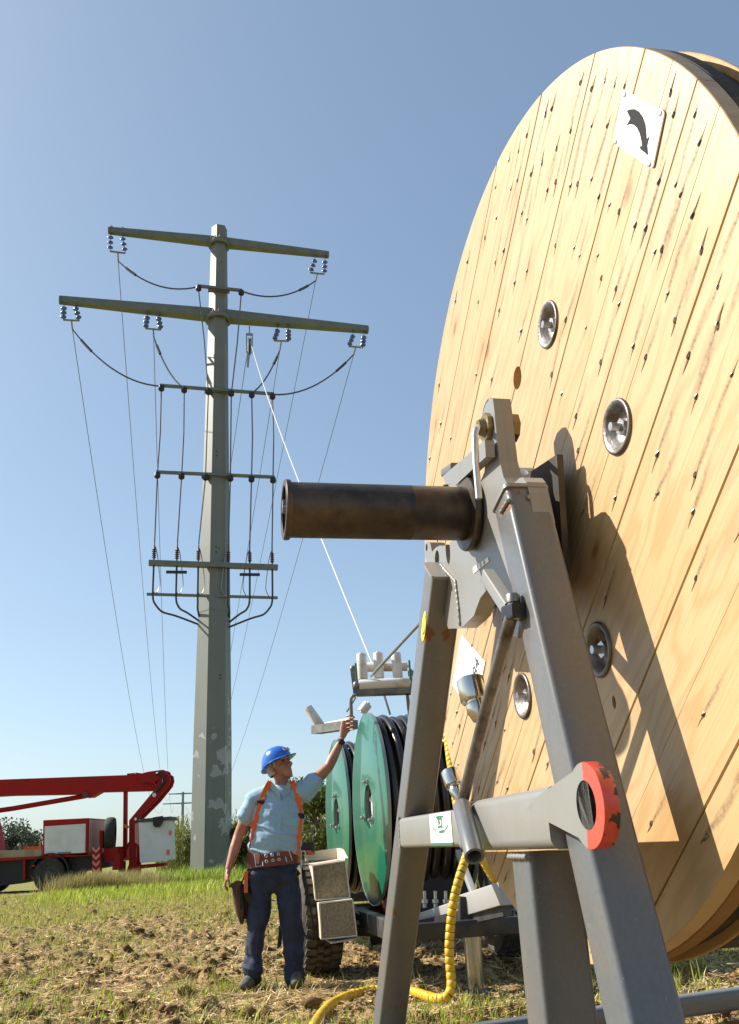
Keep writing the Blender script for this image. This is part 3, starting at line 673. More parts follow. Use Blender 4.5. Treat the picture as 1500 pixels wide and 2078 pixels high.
# head plate
HP = [(980, 841), (985, 822), (993, 810), (1000, 808), (1003, 830), (1006, 862), (1010, 900), (1014, 935), (1022, 968), (1029, 981), (1038, 984), (1046, 978), (1054, 970), (1061, 969), (1068, 978), (1074, 1000), (1086, 1060),
      (1080, 1120), (1064, 1200), (1050, 1295), (1040, 1290), (1024, 1250), (1008, 1215), (996, 1190), (986, 1199), (975, 1213), (967, 1234), (962, 1249), (949, 1262), (936, 1274), (910, 1276), (868, 1145), (862, 1128),
      (861, 1106), (866, 1099), (873, 1101), (877, 1120), (880, 1116), (886, 1110), (893, 1107), (900, 1110), (906, 1103), (922, 1096), (938, 1050), (955, 1012), (972, 985), (983, 958), (986, 925), (984, 890), (981, 860)]
mb = MB(); mb.prism([dpt(u, v, .145) for u, v in HP], 0 * N, -.042 * RR * N)
me = mb; plate = part('head_plate', mb, GREYL, stand, smooth=40)
def bore(o, uv, rt, rz):
    t_, z_ = dp(*uv, .145); q = MB(); q.loft([[D(t_ + rt * math.cos(a), n, z_ + rz * math.sin(a)) for a in [2 * math.pi * k / 28 for k in range(28)]] for n in (.2, .05)], True)
    co = bpy.data.objects.new('cutter', q.mesh('cutter')); COL.objects.link(co); co.matrix_world = Matrix()
    md = o.modifiers.new('hole', 'BOOLEAN'); md.object = co; md.operation = 'DIFFERENCE'; md.solver = 'EXACT'; bake(o); bpy.data.objects.remove(co)
bpy.context.view_layer.update()
bore(plate, (887, 1133), .022, .022); bore(plate, (909, 1117), .020, .038); bore(plate, (866, 1111), .010, .011)
# rating plate riveted on the head plate
mb = MB(); q = [dpt(960, 1152, .1455), dpt(991, 1131, .1455), dpt(993, 1140, .1455), dpt(962, 1164, .1455)]
mb.prism(q, 0 * N, .002 * N); rp = part('rating_plate', mb, WHITE, stand)
mb = MB()
for k in range(3):
    for j in range(4):
        a, b2 = (j + .25) / 4.3, (k + .5) / 3.2
        c = (q[0] * (1 - a) + q[1] * a) * (1 - b2) + (q[3] * (1 - a) + q[2] * a) * b2
        mb.box(c + N * .0025, unit(q[1] - q[0]) * .007, Z * .0022, N * .0004)
part('print_line', mb, FAINT, rp)
# spindle through the drum
SZ = -.0225
spin = thing('spindle_tube', 'thick dark bronze steel spindle tube sticking out left from the drum hub', 'spindle', D(0, .62, SZ), rot=ROT)
SRr = .0645
mb = MB(); mb.lathe([(SRr * RR, -.85 * RR), (SRr * RR, .300 * RR), (SRr * 1.006 * RR, .301 * RR), (SRr * 1.006 * RR, .304 * RR), (SRr * RR, .305 * RR), (SRr * RR, .593 * RR), (SRr * .84 * RR, .593 * RR), (SRr * .84 * RR, .35 * RR), (.0, .35 * RR)], D(0, 0, SZ), N, 56)
part('tube', mb, BRONZE, spin, smooth=40)
mb = MB(); mb.lathe([(SRr * .85 * RR, .586 * RR), (SRr * 1.07 * RR, .586 * RR), (SRr * 1.09 * RR, .590 * RR), (SRr * 1.09 * RR, .597 * RR), (SRr * 1.05 * RR, .600 * RR), (SRr * .88 * RR, .600 * RR), (SRr * .85 * RR, .597 * RR)], D(0, 0, SZ), N, 56)
part('end_ring', mb, BRONZE, spin, smooth=40)
mb = MB(); mb.box(D(0, .56, SZ), T * SRr * RR * .8, N * .01, Z * .012); mb.cyl(D(.01, .56, SZ), D(.01, .602, SZ + .004), .018, .012, 10); mb.box(D(.03, .578, SZ + .02), T * .012, N * .03, Z * .02)
part('end_catch', mb, GREYL, spin)
mb = MB(); mb.lathe([(SRr * RR, .150 * RR), (.088 * RR, .152 * RR), (.090 * RR, .156 * RR), (.090 * RR, .164 * RR), (.088 * RR, .168 * RR), (SRr * RR, .170 * RR)], D(0, 0, SZ), N, 56)
part('collar', mb, BRONZE, spin, smooth=40)
# square hub plate between stand and drum
mb = MB(); q1, q2, q0 = [np.array(dp(u, v, .05)) for u, v in ((1130, 922), (1146, 1190), (1050, 975))]; sd = (q0 - q1) / np.linalg.norm(q0 - q1) * .62
corners = [q1, q2, q2 + sd, q1 + sd]
mb.prism([D(a, .05, b_) for a, b_ in corners], 0 * N, -.014 * RR * N); part('hub_plate', mb, mat('hub_steel', (.085, .07, .055), .5, .5, col2=(.03, .027, .025), scale=5, lo=.4, hi=.65), spin)
mb = MB(); mb.lathe([(SRr * RR, .004 * RR), (.115 * RR, .004 * RR), (.115 * RR, .03 * RR), (.10 * RR, .036 * RR), (SRr * RR, .036 * RR)], D(0, 0, SZ), N, 40); part('hub_ring', mb, BLACKP, spin)
# latch: swing bar, pin with brass coloured nuts, cranked handle
LB = [(899, 966), (984, 893), (986, 927), (924, 985), (905, 985)]
mb = MB(); mb.prism([dpt(u, v, .172) for u, v in LB], 0 * N, -.022 * RR * N); part('latch_bar', mb, GREYL, stand)
mb = MB(); mb.beam(dpt(925, 947, .12), dpt(905, 960, .12), .03, .04, ref=N, rc=.006); part('latch_stop', mb, GREY, stand)
mb = MB(); mb.cyl(dpt(905, 990, .15), dpt(905, 990, .178), .014, seg=6); part('latch_bolt', mb, GOLD, stand)
pt, pz = dp(992, 868, .145)
mb = MB(); mb.cyl(D(pt, .146, pz), D(pt, .157, pz), .034 * RR, seg=8, ph=.4); mb.cyl(D(pt, .157, pz), D(pt, .172, pz), .022 * RR, .017 * RR, 12); part('pin_nut', mb, GOLD, stand)
mb = MB(); mb.cyl(D(pt - .012, .102, pz - .004), D(pt - .012, .085, pz - .004), .034 * RR, seg=8, ph=.1); part('pin_nut', mb, GOLD, stand)
he = dp(965, 874, .20)
mb = MB(); mb.tube([D(pt, .165, pz), D(pt * .5 + he[0] * .5, .185, pz * .6 + he[1] * .4), D(he[0], .198, he[1] + .002), D(he[0] - .002, .203, he[1] - .012), dpt(966, 940, .203), dpt(972, 1012, .203)], .0075 * RR, 10); part('latch_handle', mb, ZINC, stand)
# bracket, clevis and hanging rod
mb = MB(); mb.beam(dpt(990, 1168, .195), dpt(1036, 1238, .2), .03 * RR, .026 * RR, ref=N, rc=.006); part('bracket_arm', mb, GREYL, stand)
cb = dpt(1040, 1245, .2); mb = MB(); mb.beam(cb + T * .02 + Z * .004, cb - T * .062 - Z * .006, .03 * RR, .034 * RR, ref=N, rc=.008); part('clevis', mb, BLACKP, stand)
mb = MB(); pc = dpt(1043, 1232, .205); mb.lathe([(.0, .036), (.016, .036), (.019, .032), (.019, .012), (.016, .010), (.016, -.03)], pc, (0, 0, 1), 18); part('clevis_pin', mb, IRON, stand, smooth=40)
mb = MB(); mb.tube([dpt(1038, 1250, .205), dpt(990, 1425, .212), dpt(934, 1645, .222)], .0125 * RR, 14); rodp = part('hanging_rod', mb, IRON, stand)
mb = MB(); pa, pb = dpt(937, 1634, .232), dpt(963, 1738, .250); dd = unit(pb - pa); rt = .0195 * RR
mb.lathe([(.0, 0), (rt * .9, 0), (rt, .004), (rt, np.linalg.norm(pb - pa)), (rt * .72, np.linalg.norm(pb - pa)), (rt * .72, np.linalg.norm(pb - pa) - .06), (0, np.linalg.norm(pb - pa) - .06)], pa, dd, 24)
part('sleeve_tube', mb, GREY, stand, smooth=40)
def coupling(a, b_, n0, n1, r):
    p, q = dpt(*a, n0), dpt(*b_, n1); L = np.linalg.norm(q - p); d = unit(q - p); mb = MB()
    mb.lathe([(0, .02 * L), (r * .80, .02 * L), (r * .86, 0), (r, .02 * L), (r, .50 * L), (r * .94, .54 * L), (r * .66, .55 * L), (r * .64, .60 * L), (r * .72, .63 * L), (r * .72, .78 * L), (r * .45, 1.0 * L), (0, 1.0 * L)], p, d, 28)
    return part('chrome_coupling', mb, CHROME, stand, smooth=40)
coupling((953, 1378), (973, 1462), .212, .206, .030 * RR); coupling((913, 1566), (930, 1620), .222, .218, .0205 * RR)
# lifting lug with its red half ring
lt, lz = dp(1190, 1634, .214); RO, RI = .062, .036
mb = MB(); k = 48; an2 = [2 * math.pi * j / k for j in range(k)]
def ring(r, n): return [D(lt + r * math.cos(a), n, lz + r * math.sin(a)) for a in an2]
f0, f1, b0, b1 = ring(RO, .214), ring(RI, .214), ring(RO, .1905), ring(RI, .1905)
mb.loft([f1, f0, b0, b1, f1], False); mb.cyl(D(lt, .1915, lz), D(lt, .1925, lz), RI * 1.02 * RR, seg=40); lug = part('lug', mb, GREYL, stand, smooth=40)
gp = [dp(1066, 1644, .213), dp(1085, 1620, .213)]
tt0 = [(lt + RO * .985 * math.cos(a), lz + RO * .985 * math.sin(a)) for a in [rad(q) for q in range(100, -106, -12)]]
mb = MB(); mb.prism([D(a, .2125, b_) for a, b_ in (gp[0], gp[1], *tt0)], 0 * N, -.026 * RR * N); part('gusset', mb, GREYL, stand, smooth=20)
mb = MB(); ra_ = [rad(94) + (rad(282) - rad(94)) * j / 26 for j in range(27)]
def arc(r, n): return [D(lt + r * math.cos(a), n, lz + r * math.sin(a)) for a in ra_]
mb.loft([arc(RI * .995, .2149), arc(RO * 1.0, .2149), arc(RO * 1.012, .2140)], False, closed=False); mb.loft([arc(RO * 1.012, .2140), arc(RO * 1.012, .1910), arc(RO * 1.0, .1900), arc(RI * .995, .1900)], False, closed=False, mi=1); part('red_half_ring', mb, [REDF, REDP], stand, smooth=40)
def weld(pts, r_, par):                    # a rippled bead along a joint
    pts = [V(*q) for q in pts]; Q = []
    for a, b_ in zip(pts[:-1], pts[1:]):
        n_ = max(3, int(np.linalg.norm(b_ - a) / .007)); Q += [a + (b_ - a) * k / n_ for k in range(n_)]
    Q.append(pts[-1]); mb = MB(); mb.tube(Q, [r_ * (1 + .28 * math.sin(k * 2.1) + rng.uniform(-.1, .1)) for k in range(len(Q))], 6); part('weld_bead', mb, GREYL, par, smooth=60)
zt_w = zc + .046
weld([D(tl + .004, .195, zc + .044), D(tl + .004, .195, zc - .044)], .0055, stand)
weld([dpt(868, 1146, .146), dpt(895, 1146, .146), dpt(925, 1180, .146), dpt(931, 1230, .146), dpt(934, 1270, .146)], .007, stand)
weld([dpt(1016, 1040, .1915), dpt(1030, 1017, .1915), dpt(1045, 1008, .147), dpt(1075, 1008, .147)], .006, stand)
weld([D(-.155, .191, zc - .058), D(-.255, .191, zc - .058)], .008, stand)
# maker's sticker on the crossbar
GREENP = mat('sticker_green', (.03, .16, .09), .5)
fn = .152 + .0442; s0 = dp(874, 1682, fn)[0]; s1 = dp(917, 1672, fn)[0]; sw = (s0 - s1) / 2; sc = (s0 + s1) / 2
def ST(x, y, n=fn + .0008): return D(sc - x * sw, n, zc + .0015 + y * .0375)
mb = MB(); mb.prism([ST(-1, -1), ST(1, -1), ST(1, 1), ST(-1, 1)], 0 * N, .0008 * N); stk = part('sticker', mb, WHITE, stand)
mb = MB(); mb.prism([ST(-1, -1, fn + .0016), ST(1, -1, fn + .0016), ST(1, -.82, fn + .0016), ST(-1, -.82, fn + .0016)], 0 * N, .0004 * N)
def stroke(mb, pts, w):
    for (x0, y0), (x1, y1) in zip(pts[:-1], pts[1:]):
        mb.beam(ST(x0, y0, fn + .0018), ST(x1, y1, fn + .0018), w, .0006, ref=N)
for a0, a1 in ((190, 236), (-56, -10), (60, 120)):
    stroke(mb, [(.74 * math.cos(rad(a0 + (a1 - a0) * j / 8)), .33 + .46 * math.sin(rad(a0 + (a1 - a0) * j / 8))) for j in range(9)], .005)
stroke(mb, [(-.12, -.17), (.38, -.13)], .009)
part('sticker_emblem', mb, GREENP, stk)
text_part('ZECK', .050, ST(0, .36, fn + .0018), -T * .52, Z * .95, .0004 * N, GREENP, stk, bold=.03)
text_part('Germany', .015, ST(-.1, -.5, fn + .0018), unit(-T + .35 * Z) * .9, Z, .0004 * N, INK, stk, shear=.3)
# yellow warning oval on the far leg
YEL2 = INK
c0 = dp(860, 1271, .1905); mb = MB()
def OV(x, y, n): return D(c0[0] + x, n, c0[1] + y)
mb.prism([OV(.023 * math.cos(a) - .6 * .036 * math.sin(a), .036 * math.sin(a), .1897) for a in [2 * math.pi * j / 24 for j in range(24)]], 0 * N, .001 * N); ov = part('warning_sticker', mb, YEL, stand)
mb = MB(); hk = [(-.012, .024), (-.012, .012), (-.016, -.008), (-.012, -.018), (-.002, -.02), (.006, -.006), (.006, .004)]
for (x0, y0), (x1, y1) in zip(hk[:-1], hk[1:]): mb.beam(OV(x0 - .6 * y0, y0, .191), OV(x1 - .6 * y1, y1, .191), .005, .0006, ref=N)
part('hook_symbol', mb, INK, ov)
# ================================================================== PYLON, WIRES
POLE0 = onz(428, 1782); PX, PY = POLE0[0], POLE0[1]
LAZ = math.atan2(*(ray(371, 1700)[:2])); LD = V(math.sin(LAZ), math.cos(LAZ), 0); AD = V(math.cos(LAZ), -math.sin(LAZ), 0)   # line direction, arm direction (to the right)
PB = V(PX, PY, 0)
def onarm(u, v): p = onplane(u, v, PB, LD) - PB; return float(p @ AD), float(p[2])     # across, height
PG, _nt, _b = newmat('pole_paint'); _t = NT(_nt); _o = _t.obj(); _sp = _t.n('SeparateXYZ'); _t.l(_o, _sp.inputs[0])
_n1 = _t.noise(_o, .8, 5); _n2 = _t.noise(_o, 1.3, 6, .55)
_mr = _t.n('MapRange'); _t.l(_sp.outputs[2], _mr.inputs[0]); _mr.inputs[1].default_value = 5.2; _mr.inputs[2].default_value = 8.2; _mr.inputs[3].default_value = .565; _mr.inputs[4].default_value = .72
_dx = _t.n('VectorMath', operation='DOT_PRODUCT'); _t.l(_o, _dx.inputs[0]); _dx.inputs[1].default_value = (unit(V(PX, PY, 0))[1], -unit(V(PX, PY, 0))[0], 0)
_thr = _t.math('SUBTRACT', _mr.outputs[0], _t.math('MULTIPLY', _dx.outputs['Value'], .10))
_pe = _t.math('GREATER_THAN', _n2, _t.math('ADD', _thr, .015))
_c = _t.mix(_t.ramp(_n1, .35, .75), (.138, .158, .142), (.170, .185, .158)); _st = _t.n('TexNoise'); _st.inputs['Scale'].default_value = 1.0
_mp = _t.n('Mapping'); _mp.inputs['Scale'].default_value = (5, 5, .15); _t.l(_o, _mp.inputs[0]); _t.l(_mp.outputs[0], _st.inputs[0]); _c = _t.mix(_t.ramp(_st.outputs[0], .5, .75, (0, 0, 0, 1), (.3, .3, .3, 1)), _c, (.22, .22, .19))
_c = _t.mix(_pe, _c, _t.mix(_t.noise(_o, 9, 4), (.24, .25, .245), (.38, .39, .38))); _t.l(_c, _b.inputs['Base Color']); _b.inputs['Roughness'].default_value = .55; _t.bump(_t.math('MULTIPLY', _pe, -1.0), .3, .01, _b)
ARM = mat('arm_paint', (.115, .14, .125), .5, col2=(.16, .17, .14), scale=2, lo=.4, hi=.7)
INSB = mat('blue_glass', (.045, .12, .30), .12, 0, coat=.5); RUB = mat('black_rubber', (.015, .015, .016), .5); ALU = mat('aluminium', (.30, .30, .31), .35, .8); WIREM = mat('conductor', (.11, .11, .12), .4, .5)
BROWNI = mat('brown_porcelain', (.10, .05, .04), .3); DARKC = mat('dark_cable', (.035, .045, .05), .45); SAGC = mat('stay_cable', (.13, .115, .115), .5)
pylon = thing('transmission_pole', 'tall tapering grey green six-sided power pole with two crossarms', 'power pole', (PX, PY, 0))
def pr(v, w): p = at(428 + (1782 - v) * .0168, v, PY); return p[2], w / 2 * np.dot(p - EYE, FWD) / FPX
prof = [(0, 0.0)]
prof = [pr(1782, 86), pr(1500, 78), pr(1245, 66), pr(1000, 55), pr(800, 46), pr(650, 40), pr(466, 31.5)]
prof[0] = (-.3, prof[0][1]); ang0 = math.atan2(PX, PY)
vd = unit(V(PX, PY, 0)); rt_ = V(vd[1], -vd[0], 0)
HEX = [rad(a) for a in (-78, -19, 41, 102, 161, 221)]
def hexr(z, r): return [PB + z * Z3 + r * (math.sin(a) * rt_ - math.cos(a) * vd) for a in HEX]
mb = MB(); mb.loft([hexr(z, r * 1.0) for z, r in prof], True); part('shaft', mb, PG, pylon, smooth=15)
zt, rt0 = prof[-1]
mb = MB(); mb.loft([hexr(zt, rt0 * 1.02), hexr(zt + .05, rt0 * 1.02), hexr(zt + .07, rt0 * .8)], True); part('pole_cap', mb, ARM, pylon, smooth=15)
def radius_at(z): return float(np.interp(z, [p[0] for p in prof], [p[1] for p in prof]))
for v in (1245,):
    z = at(437, v, PY)[2]; mb = MB(); mb.loft([hexr(z, radius_at(z) * 1.012), hexr(z + .06, radius_at(z) * 1.012)], True); part('lap_joint', mb, ARM, pylon, smooth=15)
mb = MB()
for k, (v, dx) in enumerate(((1118, .1), (1128, .1), (1375, .4), (1382, .4), (1120, .3), (925, .05), (934, .05))):
    z = at(440, v, PY)[2]; r = radius_at(z); a, b2 = HEX[1], HEX[2]; f = .3 + dx; p = PB + z * Z3 + r * ((math.sin(a) * (1 - f) + math.sin(b2) * f) * rt_ - (math.cos(a) * (1 - f) + math.cos(b2) * f) * vd)
    mb.ball(p, .035, seg=6, rings=4)
part('step_bolt', mb, RUB, pylon)
def A3(a, z, l=0.0): return PB + a * AD + z * Z3 + l * LD
# crossarms
arms_ = []
for (l, c, r, h0, h1) in (((222, 468), (450, 492), (665, 517), .46, .30), ((123, 609), (445, 641), (745, 669), .58, .34)):
    (la, lz), (ca, cz), (ra2, rz2) = onarm(*l), onarm(*c), onarm(*r); half = (ra2 - la) / 2; zc2 = (lz + rz2) / 2 * .5 + cz * .5; 
    arm = None; mb = MB()
    for sg in (-1, 1):
        tipa = la if sg < 0 else ra2; mb.beam(A3(sg * .05, cz), A3(tipa, lz * .5 + rz2 * .5 if False else (lz if sg < 0 else rz2)), h0 * .8, h0, ref=LD, w1=h1 * .8, h1=h1)
    arm = part('crossarm', mb, ARM, pylon, smooth=20)
    mb = MB(); 
    for sg, (ta, tz) in ((-1, (la, lz)), (1, (ra2, rz2))): mb.cyl(A3(ta - sg * .05, tz), A3(ta + sg * .05, tz), h1 * .62, seg=12)
    part('end_plate', mb, ARM, arm)
    mb = MB(); rr = radius_at(cz); mb.lathe([(rr, -.12), (rr * 1.32, -.12), (rr * 1.36, -.05), (rr * 1.36, .06), (rr * 1.25, .12), (rr, .12)], A3(0, cz - h0 * .35), (0, 0, 1), 24)
    part('arm_collar', mb, ARM, arm)
    mb = MB()
    for k in range(14): a = 2 * math.pi * k / 14; mb.cyl(A3(0, cz - h0 * .35) + 1.3 * rr * V(math.cos(a), math.sin(a), 0) + Z3 * .10, A3(0, cz - h0 * .35) + 1.3 * rr * V(math.cos(a), math.sin(a), 0) + Z3 * .2, .035, seg=6)
    tag(part('collar_bolts', mb, ARM, arm), kind='stuff'); arms_.append(((la, lz), (ca, cz), (ra2, rz2), h1))
# strain insulator sets: pairs of three blue discs pulling along the line, yoke and clamp
SETS = [((225, 474), (248, 477), (239, 512), (240, 530)), ((641, 523), (660, 525), (644, 555), (640.5, 570)), ((130, 619), (152, 620), (145, 650), (147, 668)),
        ((300, 639), (321, 641), (311, 668), (312, 684)), ((565, 666), (585, 667), (571, 692), (568, 710)), ((718, 677), (739, 679), (722, 704), (718, 719))]
attach = []
for (s0_, s1_, yq, cl) in SETS:
    pts = []
    for s_ in (s0_, s1_):
        a, z = onarm(*s_); pts.append(A3(a, z))
    # yoke lies a little along the line and below
    q = onplane(yq[0], yq[1], PB + LD * .9, LD); e = unit(pts[1] - pts[0])
    yk = [q - e * .36, q + e * .36]
    ins = None; mb = MB(); mb.beam(yk[0], yk[1], .05, .09, ref=LD); mb.tube([q, onplane(cl[0], cl[1], PB + LD * 1.25, LD)], .045, 6); ins = part('insulator_set', mb, ALU, pylon)
    for p, y_ in zip(pts, yk):
        mb = MB(); mb.tube([p + Z3 * .12, y_], .018, 5)
        for f in (.2, .48, .76):
            c = p + (y_ - p) * f; d = unit(y_ - p); mb.lathe([(.02, -.09), (.06, -.06), (.135, .0), (.14, .025), (.05, .04), (.03, .08)], c, d, 12)
        part('insulator_string', mb, INSB, ins, smooth=60)
    mb = MB(); 
    for p in pts: mb.cyl(p + Z3 * .1, p + Z3 * (.52 if p[2] < 0 else .42), .07, seg=8)
    part('hanger_bolt', mb, ARM, ins)
    attach.append(onplane(cl[0], cl[1], PB + LD * 1.25, LD))
# little brackets down the shaft
def bracket(lft, rgt, posts, w=.13, rad_=.14, dep=.16):
    (la, lz), (ra2, rz2) = onarm(*lft), onarm(*rgt); z = (lz + rz2) / 2; mb = MB(); 
    mb.beam(A3(la, lz, -.55), A3(ra2, rz2, -.55), .12, w, ref=LD); b_ = part('bracket_bar', mb, ARM, pylon); out = []
    for f in posts:
        a = la + (ra2 - la) * f; zz = lz + (rz2 - lz) * f; mb = MB(); mb.cyl(A3(a, zz - w * .4, -.6), A3(a, zz - w * .4 - dep, -.6), rad_ * .85, rad_, 12); mb.ball(A3(a, zz - w * .4 - dep, -.6), rad_, rad_, rad_ * .8, 12, 6)
        part('post_insulator', mb, RUB, b_); out.append(A3(a, zz - w * .4 - dep, -.6))
    mb = MB(); mb.box(A3(0, z, -.42), AD * (radius_at(z) + .06), LD * .12, Z3 * .1); part('bracket_clamp', mb, ARM, b_)
    return out
b1 = bracket((401, 594), (490, 603), (0.02, .98)); b2_ = bracket((325, 794), (554, 811), (.015, .21, .42, .62, .80, .985)); b3_ = bracket((318, 968), (555, 978), (.01, .21, .41, .62, .80, .985))
# terminal beam with surge arresters and cable ends
(la, lz), (ra2, rz2) = onarm(303, 1151), onarm(561, 1160); mb = MB(); mb.beam(A3(la, lz, -.6), A3(ra2, rz2, -.6), .2, .28, ref=LD); tb = part('terminal_beam', mb, ARM, pylon); TBL, TBR = (la, lz), (ra2, rz2)
(la2, lz2), (ra3, rz3) = onarm(299, 1213), onarm(561, 1220); mb = MB(); mb.beam(A3(la2, lz2, -.55), A3(ra3, rz3, -.55), .1, .12, ref=LD); part('lower_bar', mb, ARM, pylon)
xs = [onarm(u, 1155)[0] for u in (313, 359, 402, 505, 550)] + [onarm(462, 1155)[0]]
def zt_(a): return TBL[1] + (TBR[1] - TBL[1]) * (a - TBL[0]) / (TBR[0] - TBL[0])
ends = []
for k, a in enumerate(xs):
    z = zt_(a); mb = MB(); pr_ = [(.03, .15)]
    for j in range(5): pr_ += [(.05, .22 + j * .085), (.10, .25 + j * .085), (.05, .28 + j * .085)]
    mb.lathe(pr_ + [(.03, .7), (.03, .9), (.01, .95)], A3(a, z, -.6), (0, 0, 1), 10); part('surge_arrester', mb, BROWNI, tb); ends.append(A3(a, z + .9, -.6))
    s_ = -1 if a < 0 else 1; r0_ = radius_at(z - 2)
    down = [A3(a, z - .1, -.6), A3(a, z - 1.3, -.6), A3(a * .985, z - 1.65, -.6), A3(a * .80 + s_ * r0_ * .2, z - 1.65 - abs(a) * .16, -.5), A3(a * .5 + s_ * r0_ * .5, z - 1.72 - abs(a) * .17, -.35), A3(s_ * r0_ * .9, z - 2.0 - abs(a) * .19, -.1)]
    # smooth the cable
    cp = np.array(down); tt_ = np.linspace(0, len(cp) - 1, 26); sm = np.column_stack([np.interp(tt_, range(len(cp)), cp[:, i]) for i in range(3)])
    for _ in range(3): sm[1:-1] = (sm[:-2] + 2 * sm[1:-1] + sm[2:]) / 4
    mb = MB(); mb.tube(sm, .042, 6); part('down_cable', mb, DARKC, pylon)
    lp = [A3(a, z + .8, -.6), A3(a + .12 * -s_, z + .5, -.62), A3(a + .25 * -s_, z - .5, -.64), A3(a + .3 * -s_, z - 1.0, -.64), A3(a + .12 * -s_, z - 1.35, -.62), A3(a + .02, z - 1.2, -.6)]
    mb = MB(); cp = np.array(lp); tt_ = np.linspace(0, 5, 20); sm = np.column_stack([np.interp(tt_, range(6), cp[:, i]) for i in range(3)])
    for _ in range(2): sm[1:-1] = (sm[:-2] + 2 * sm[1:-1] + sm[2:]) / 4
    mb.tube(sm, .02, 5); part('earth_loop', mb, ALU, pylon)
for a in (xs[1], xs[3]):
    z = zt_(a) - .36; mb = MB(); mb.beam(A3(a - .42, z, -.62), A3(a + .42, z, -.62), .1, .12, ref=LD); part('crosspiece', mb, RUB, tb)
# jumpers from the clamps to the brackets and down to the arresters
def sag(p, q, s_, n=14): p, q = V(*p), V(*q); return [p + (q - p) * f - Z3 * s_ * 4 * f * (1 - f) for f in np.linspace(0, 1, n)]
J = [(0, b1[0]), (1, b1[1]), (2, b2_[0]), (3, b2_[1]), (4, b2_[4]), (5, b2_[5])]
for i, q in J:
    mb = MB(); p = attach[i]; pts = sag(p, q + Z3 * .15, .25 + .1 * abs(p[0] - q[0])); mb.tube(pts, .038, 6); mb.tube([pts[1] * .6 + pts[2] * .4, pts[2], pts[3]], .07, 6); part('jumper_cable', mb, DARKC, pylon)
for i, (p, q, r_) in enumerate(((b1[0], b2_[2], b3_[2]), (b1[1], b2_[3], b3_[3]), (b2_[0], b3_[0], None), (b2_[1], b3_[1], None), (b2_[4], b3_[4], None), (b2_[5], b3_[5], None))):
    e_ = ends[(2, 5, 0, 1, 3, 4)[i]]; mid = V(.0, 0, .0); pts = [p, (V(*p) + q) / 2 + AD * .04, q] + ([r_] if r_ is not None else []) + [e_]
    mb = MB(); mb.tube(pts, .03, 6); part('drop_cable', mb, SAGC, pylon)
# the next pylon of the line, far away
FD = 335.0; FP = V(math.sin(math.atan2(*ray(371, 1630)[:2])) * FD, math.cos(math.atan2(*ray(371, 1630)[:2])) * FD, 0)
far = thing('transmission_pole', 'tiny far away power pole with two crossarms behind the reeds', 'power pole', FP, 'power poles of the line'); pylon['group'] = 'power poles of the line'
FARM = mat('far_pole_paint', (.20, .235, .235), .7)
def onfar(u, v): p = onplane(u, v, FP, LD) - FP; return float(p @ AD), float(p[2])
ft = onfar(371, 1607)[1]; mb = MB(); mb.cyl(FP, FP + Z3 * ft, .75, .42, 6); part('shaft', mb, FARM, far)
farpts = []
for (u, v, hw) in ((371, 1610.5, 26.5), (371, 1630, 37)):
    a, z = onfar(u, v); h = hw * FD / FPX * 1.0; mb = MB(); 
    for sg in (-1, 1): mb.beam(FP + Z3 * z, FP + Z3 * z + AD * h * sg, .5, .5, ref=LD, w1=.3, h1=.3)
    part('crossarm', mb, FARM, far); farpts += [(FP + Z3 * (z - 1.2) - AD * h * .97), (FP + Z3 * (z - 1.2) + AD * h * .97)] if hw < 30 else [(FP + Z3 * (z - 1.2) - AD * h * .97), (FP + Z3 * (z - 1.2) - AD * h * .46), (FP + Z3 * (z - 1.2) + AD * h * .46), (FP + Z3 * (z - 1.2) + AD * h * .97)]
WLAB = ('thin conductor running away from the left end of the upper crossarm', 'thin conductor running away from the right end of the upper crossarm', 'thin conductor running away from the left end of the lower crossarm', 'thin conductor from the inner left insulator of the lower crossarm', 'thin conductor from the inner right insulator of the lower crossarm', 'thin conductor running away from the right end of the lower crossarm')
for i in range(6):
    f = np.linspace(0, 1, 60); p, q = attach[i], farpts[i]; pts = [p + (q - p) * k - Z3 * 9.0 * 4 * k * (1 - k) for k in f]
    mb = MB(); mb.tube(pts, [.017 + .02 * k for k in f], 5); solo('conductor_wire', mb, WIREM, WLAB[i], 'power line', 'conductors of the power line', loc=p)
# stringing block and pulling ropes
ba, bz = onarm(506, 668); top = A3(ba, bz, -.1)
blk = thing('stringing_block', 'hanging rope pulley block under the right half of the lower crossarm', 'pulley', A3(ba, bz - 2.3, -.1), None)
mb = MB(); mb.tube([top + Z3 * .1, top - Z3 * .35], .03, 6); mb.beam(top - AD * .16 - Z3 * .35, top + AD * .16 - Z3 * .35, .1, .08, ref=LD)
for sg in (-1, 1): mb.beam(top + AD * .14 * sg - Z3 * .35, top + AD * .12 * sg - Z3 * 1.35, .05, .09, ref=LD)
part('block_frame', mb, ALU, blk)
mb = MB(); bc_ = top - Z3 * 1.0; mb.lathe([(.08, -.07), (.42, -.07), (.45, -.05), (.34, 0), (.45, .05), (.42, .07), (.08, .07)], bc_, AD, 24, cap=True); part('sheave', mb, ZINC, blk, smooth=40)
mb = MB(); mb.cyl(top - AD * .05 - Z3 * 1.3, top - AD * .08 - Z3 * 2.1, .09, .05, 8); part('counterweight', mb, ALU, blk)
ROPE = mat('pale_rope', (.46, .455, .44), .6)
ROLL_IN = at(772, 1385, 8.25)
mb = MB(); mb.tube(sag(bc_ + AD * .02 - LD * .42, ROLL_IN, .35, 24), [.018 - .008 * k / 23 for k in range(24)], 6); mb.tube(sag(ROLL_IN, at(792, 1450, 8.35), 0, 4), .011, 6)
solo('pulling_rope', mb, ROPE, 'white rope running from the hanging pulley down to the white rollers', 'rope', loc=ROLL_IN)
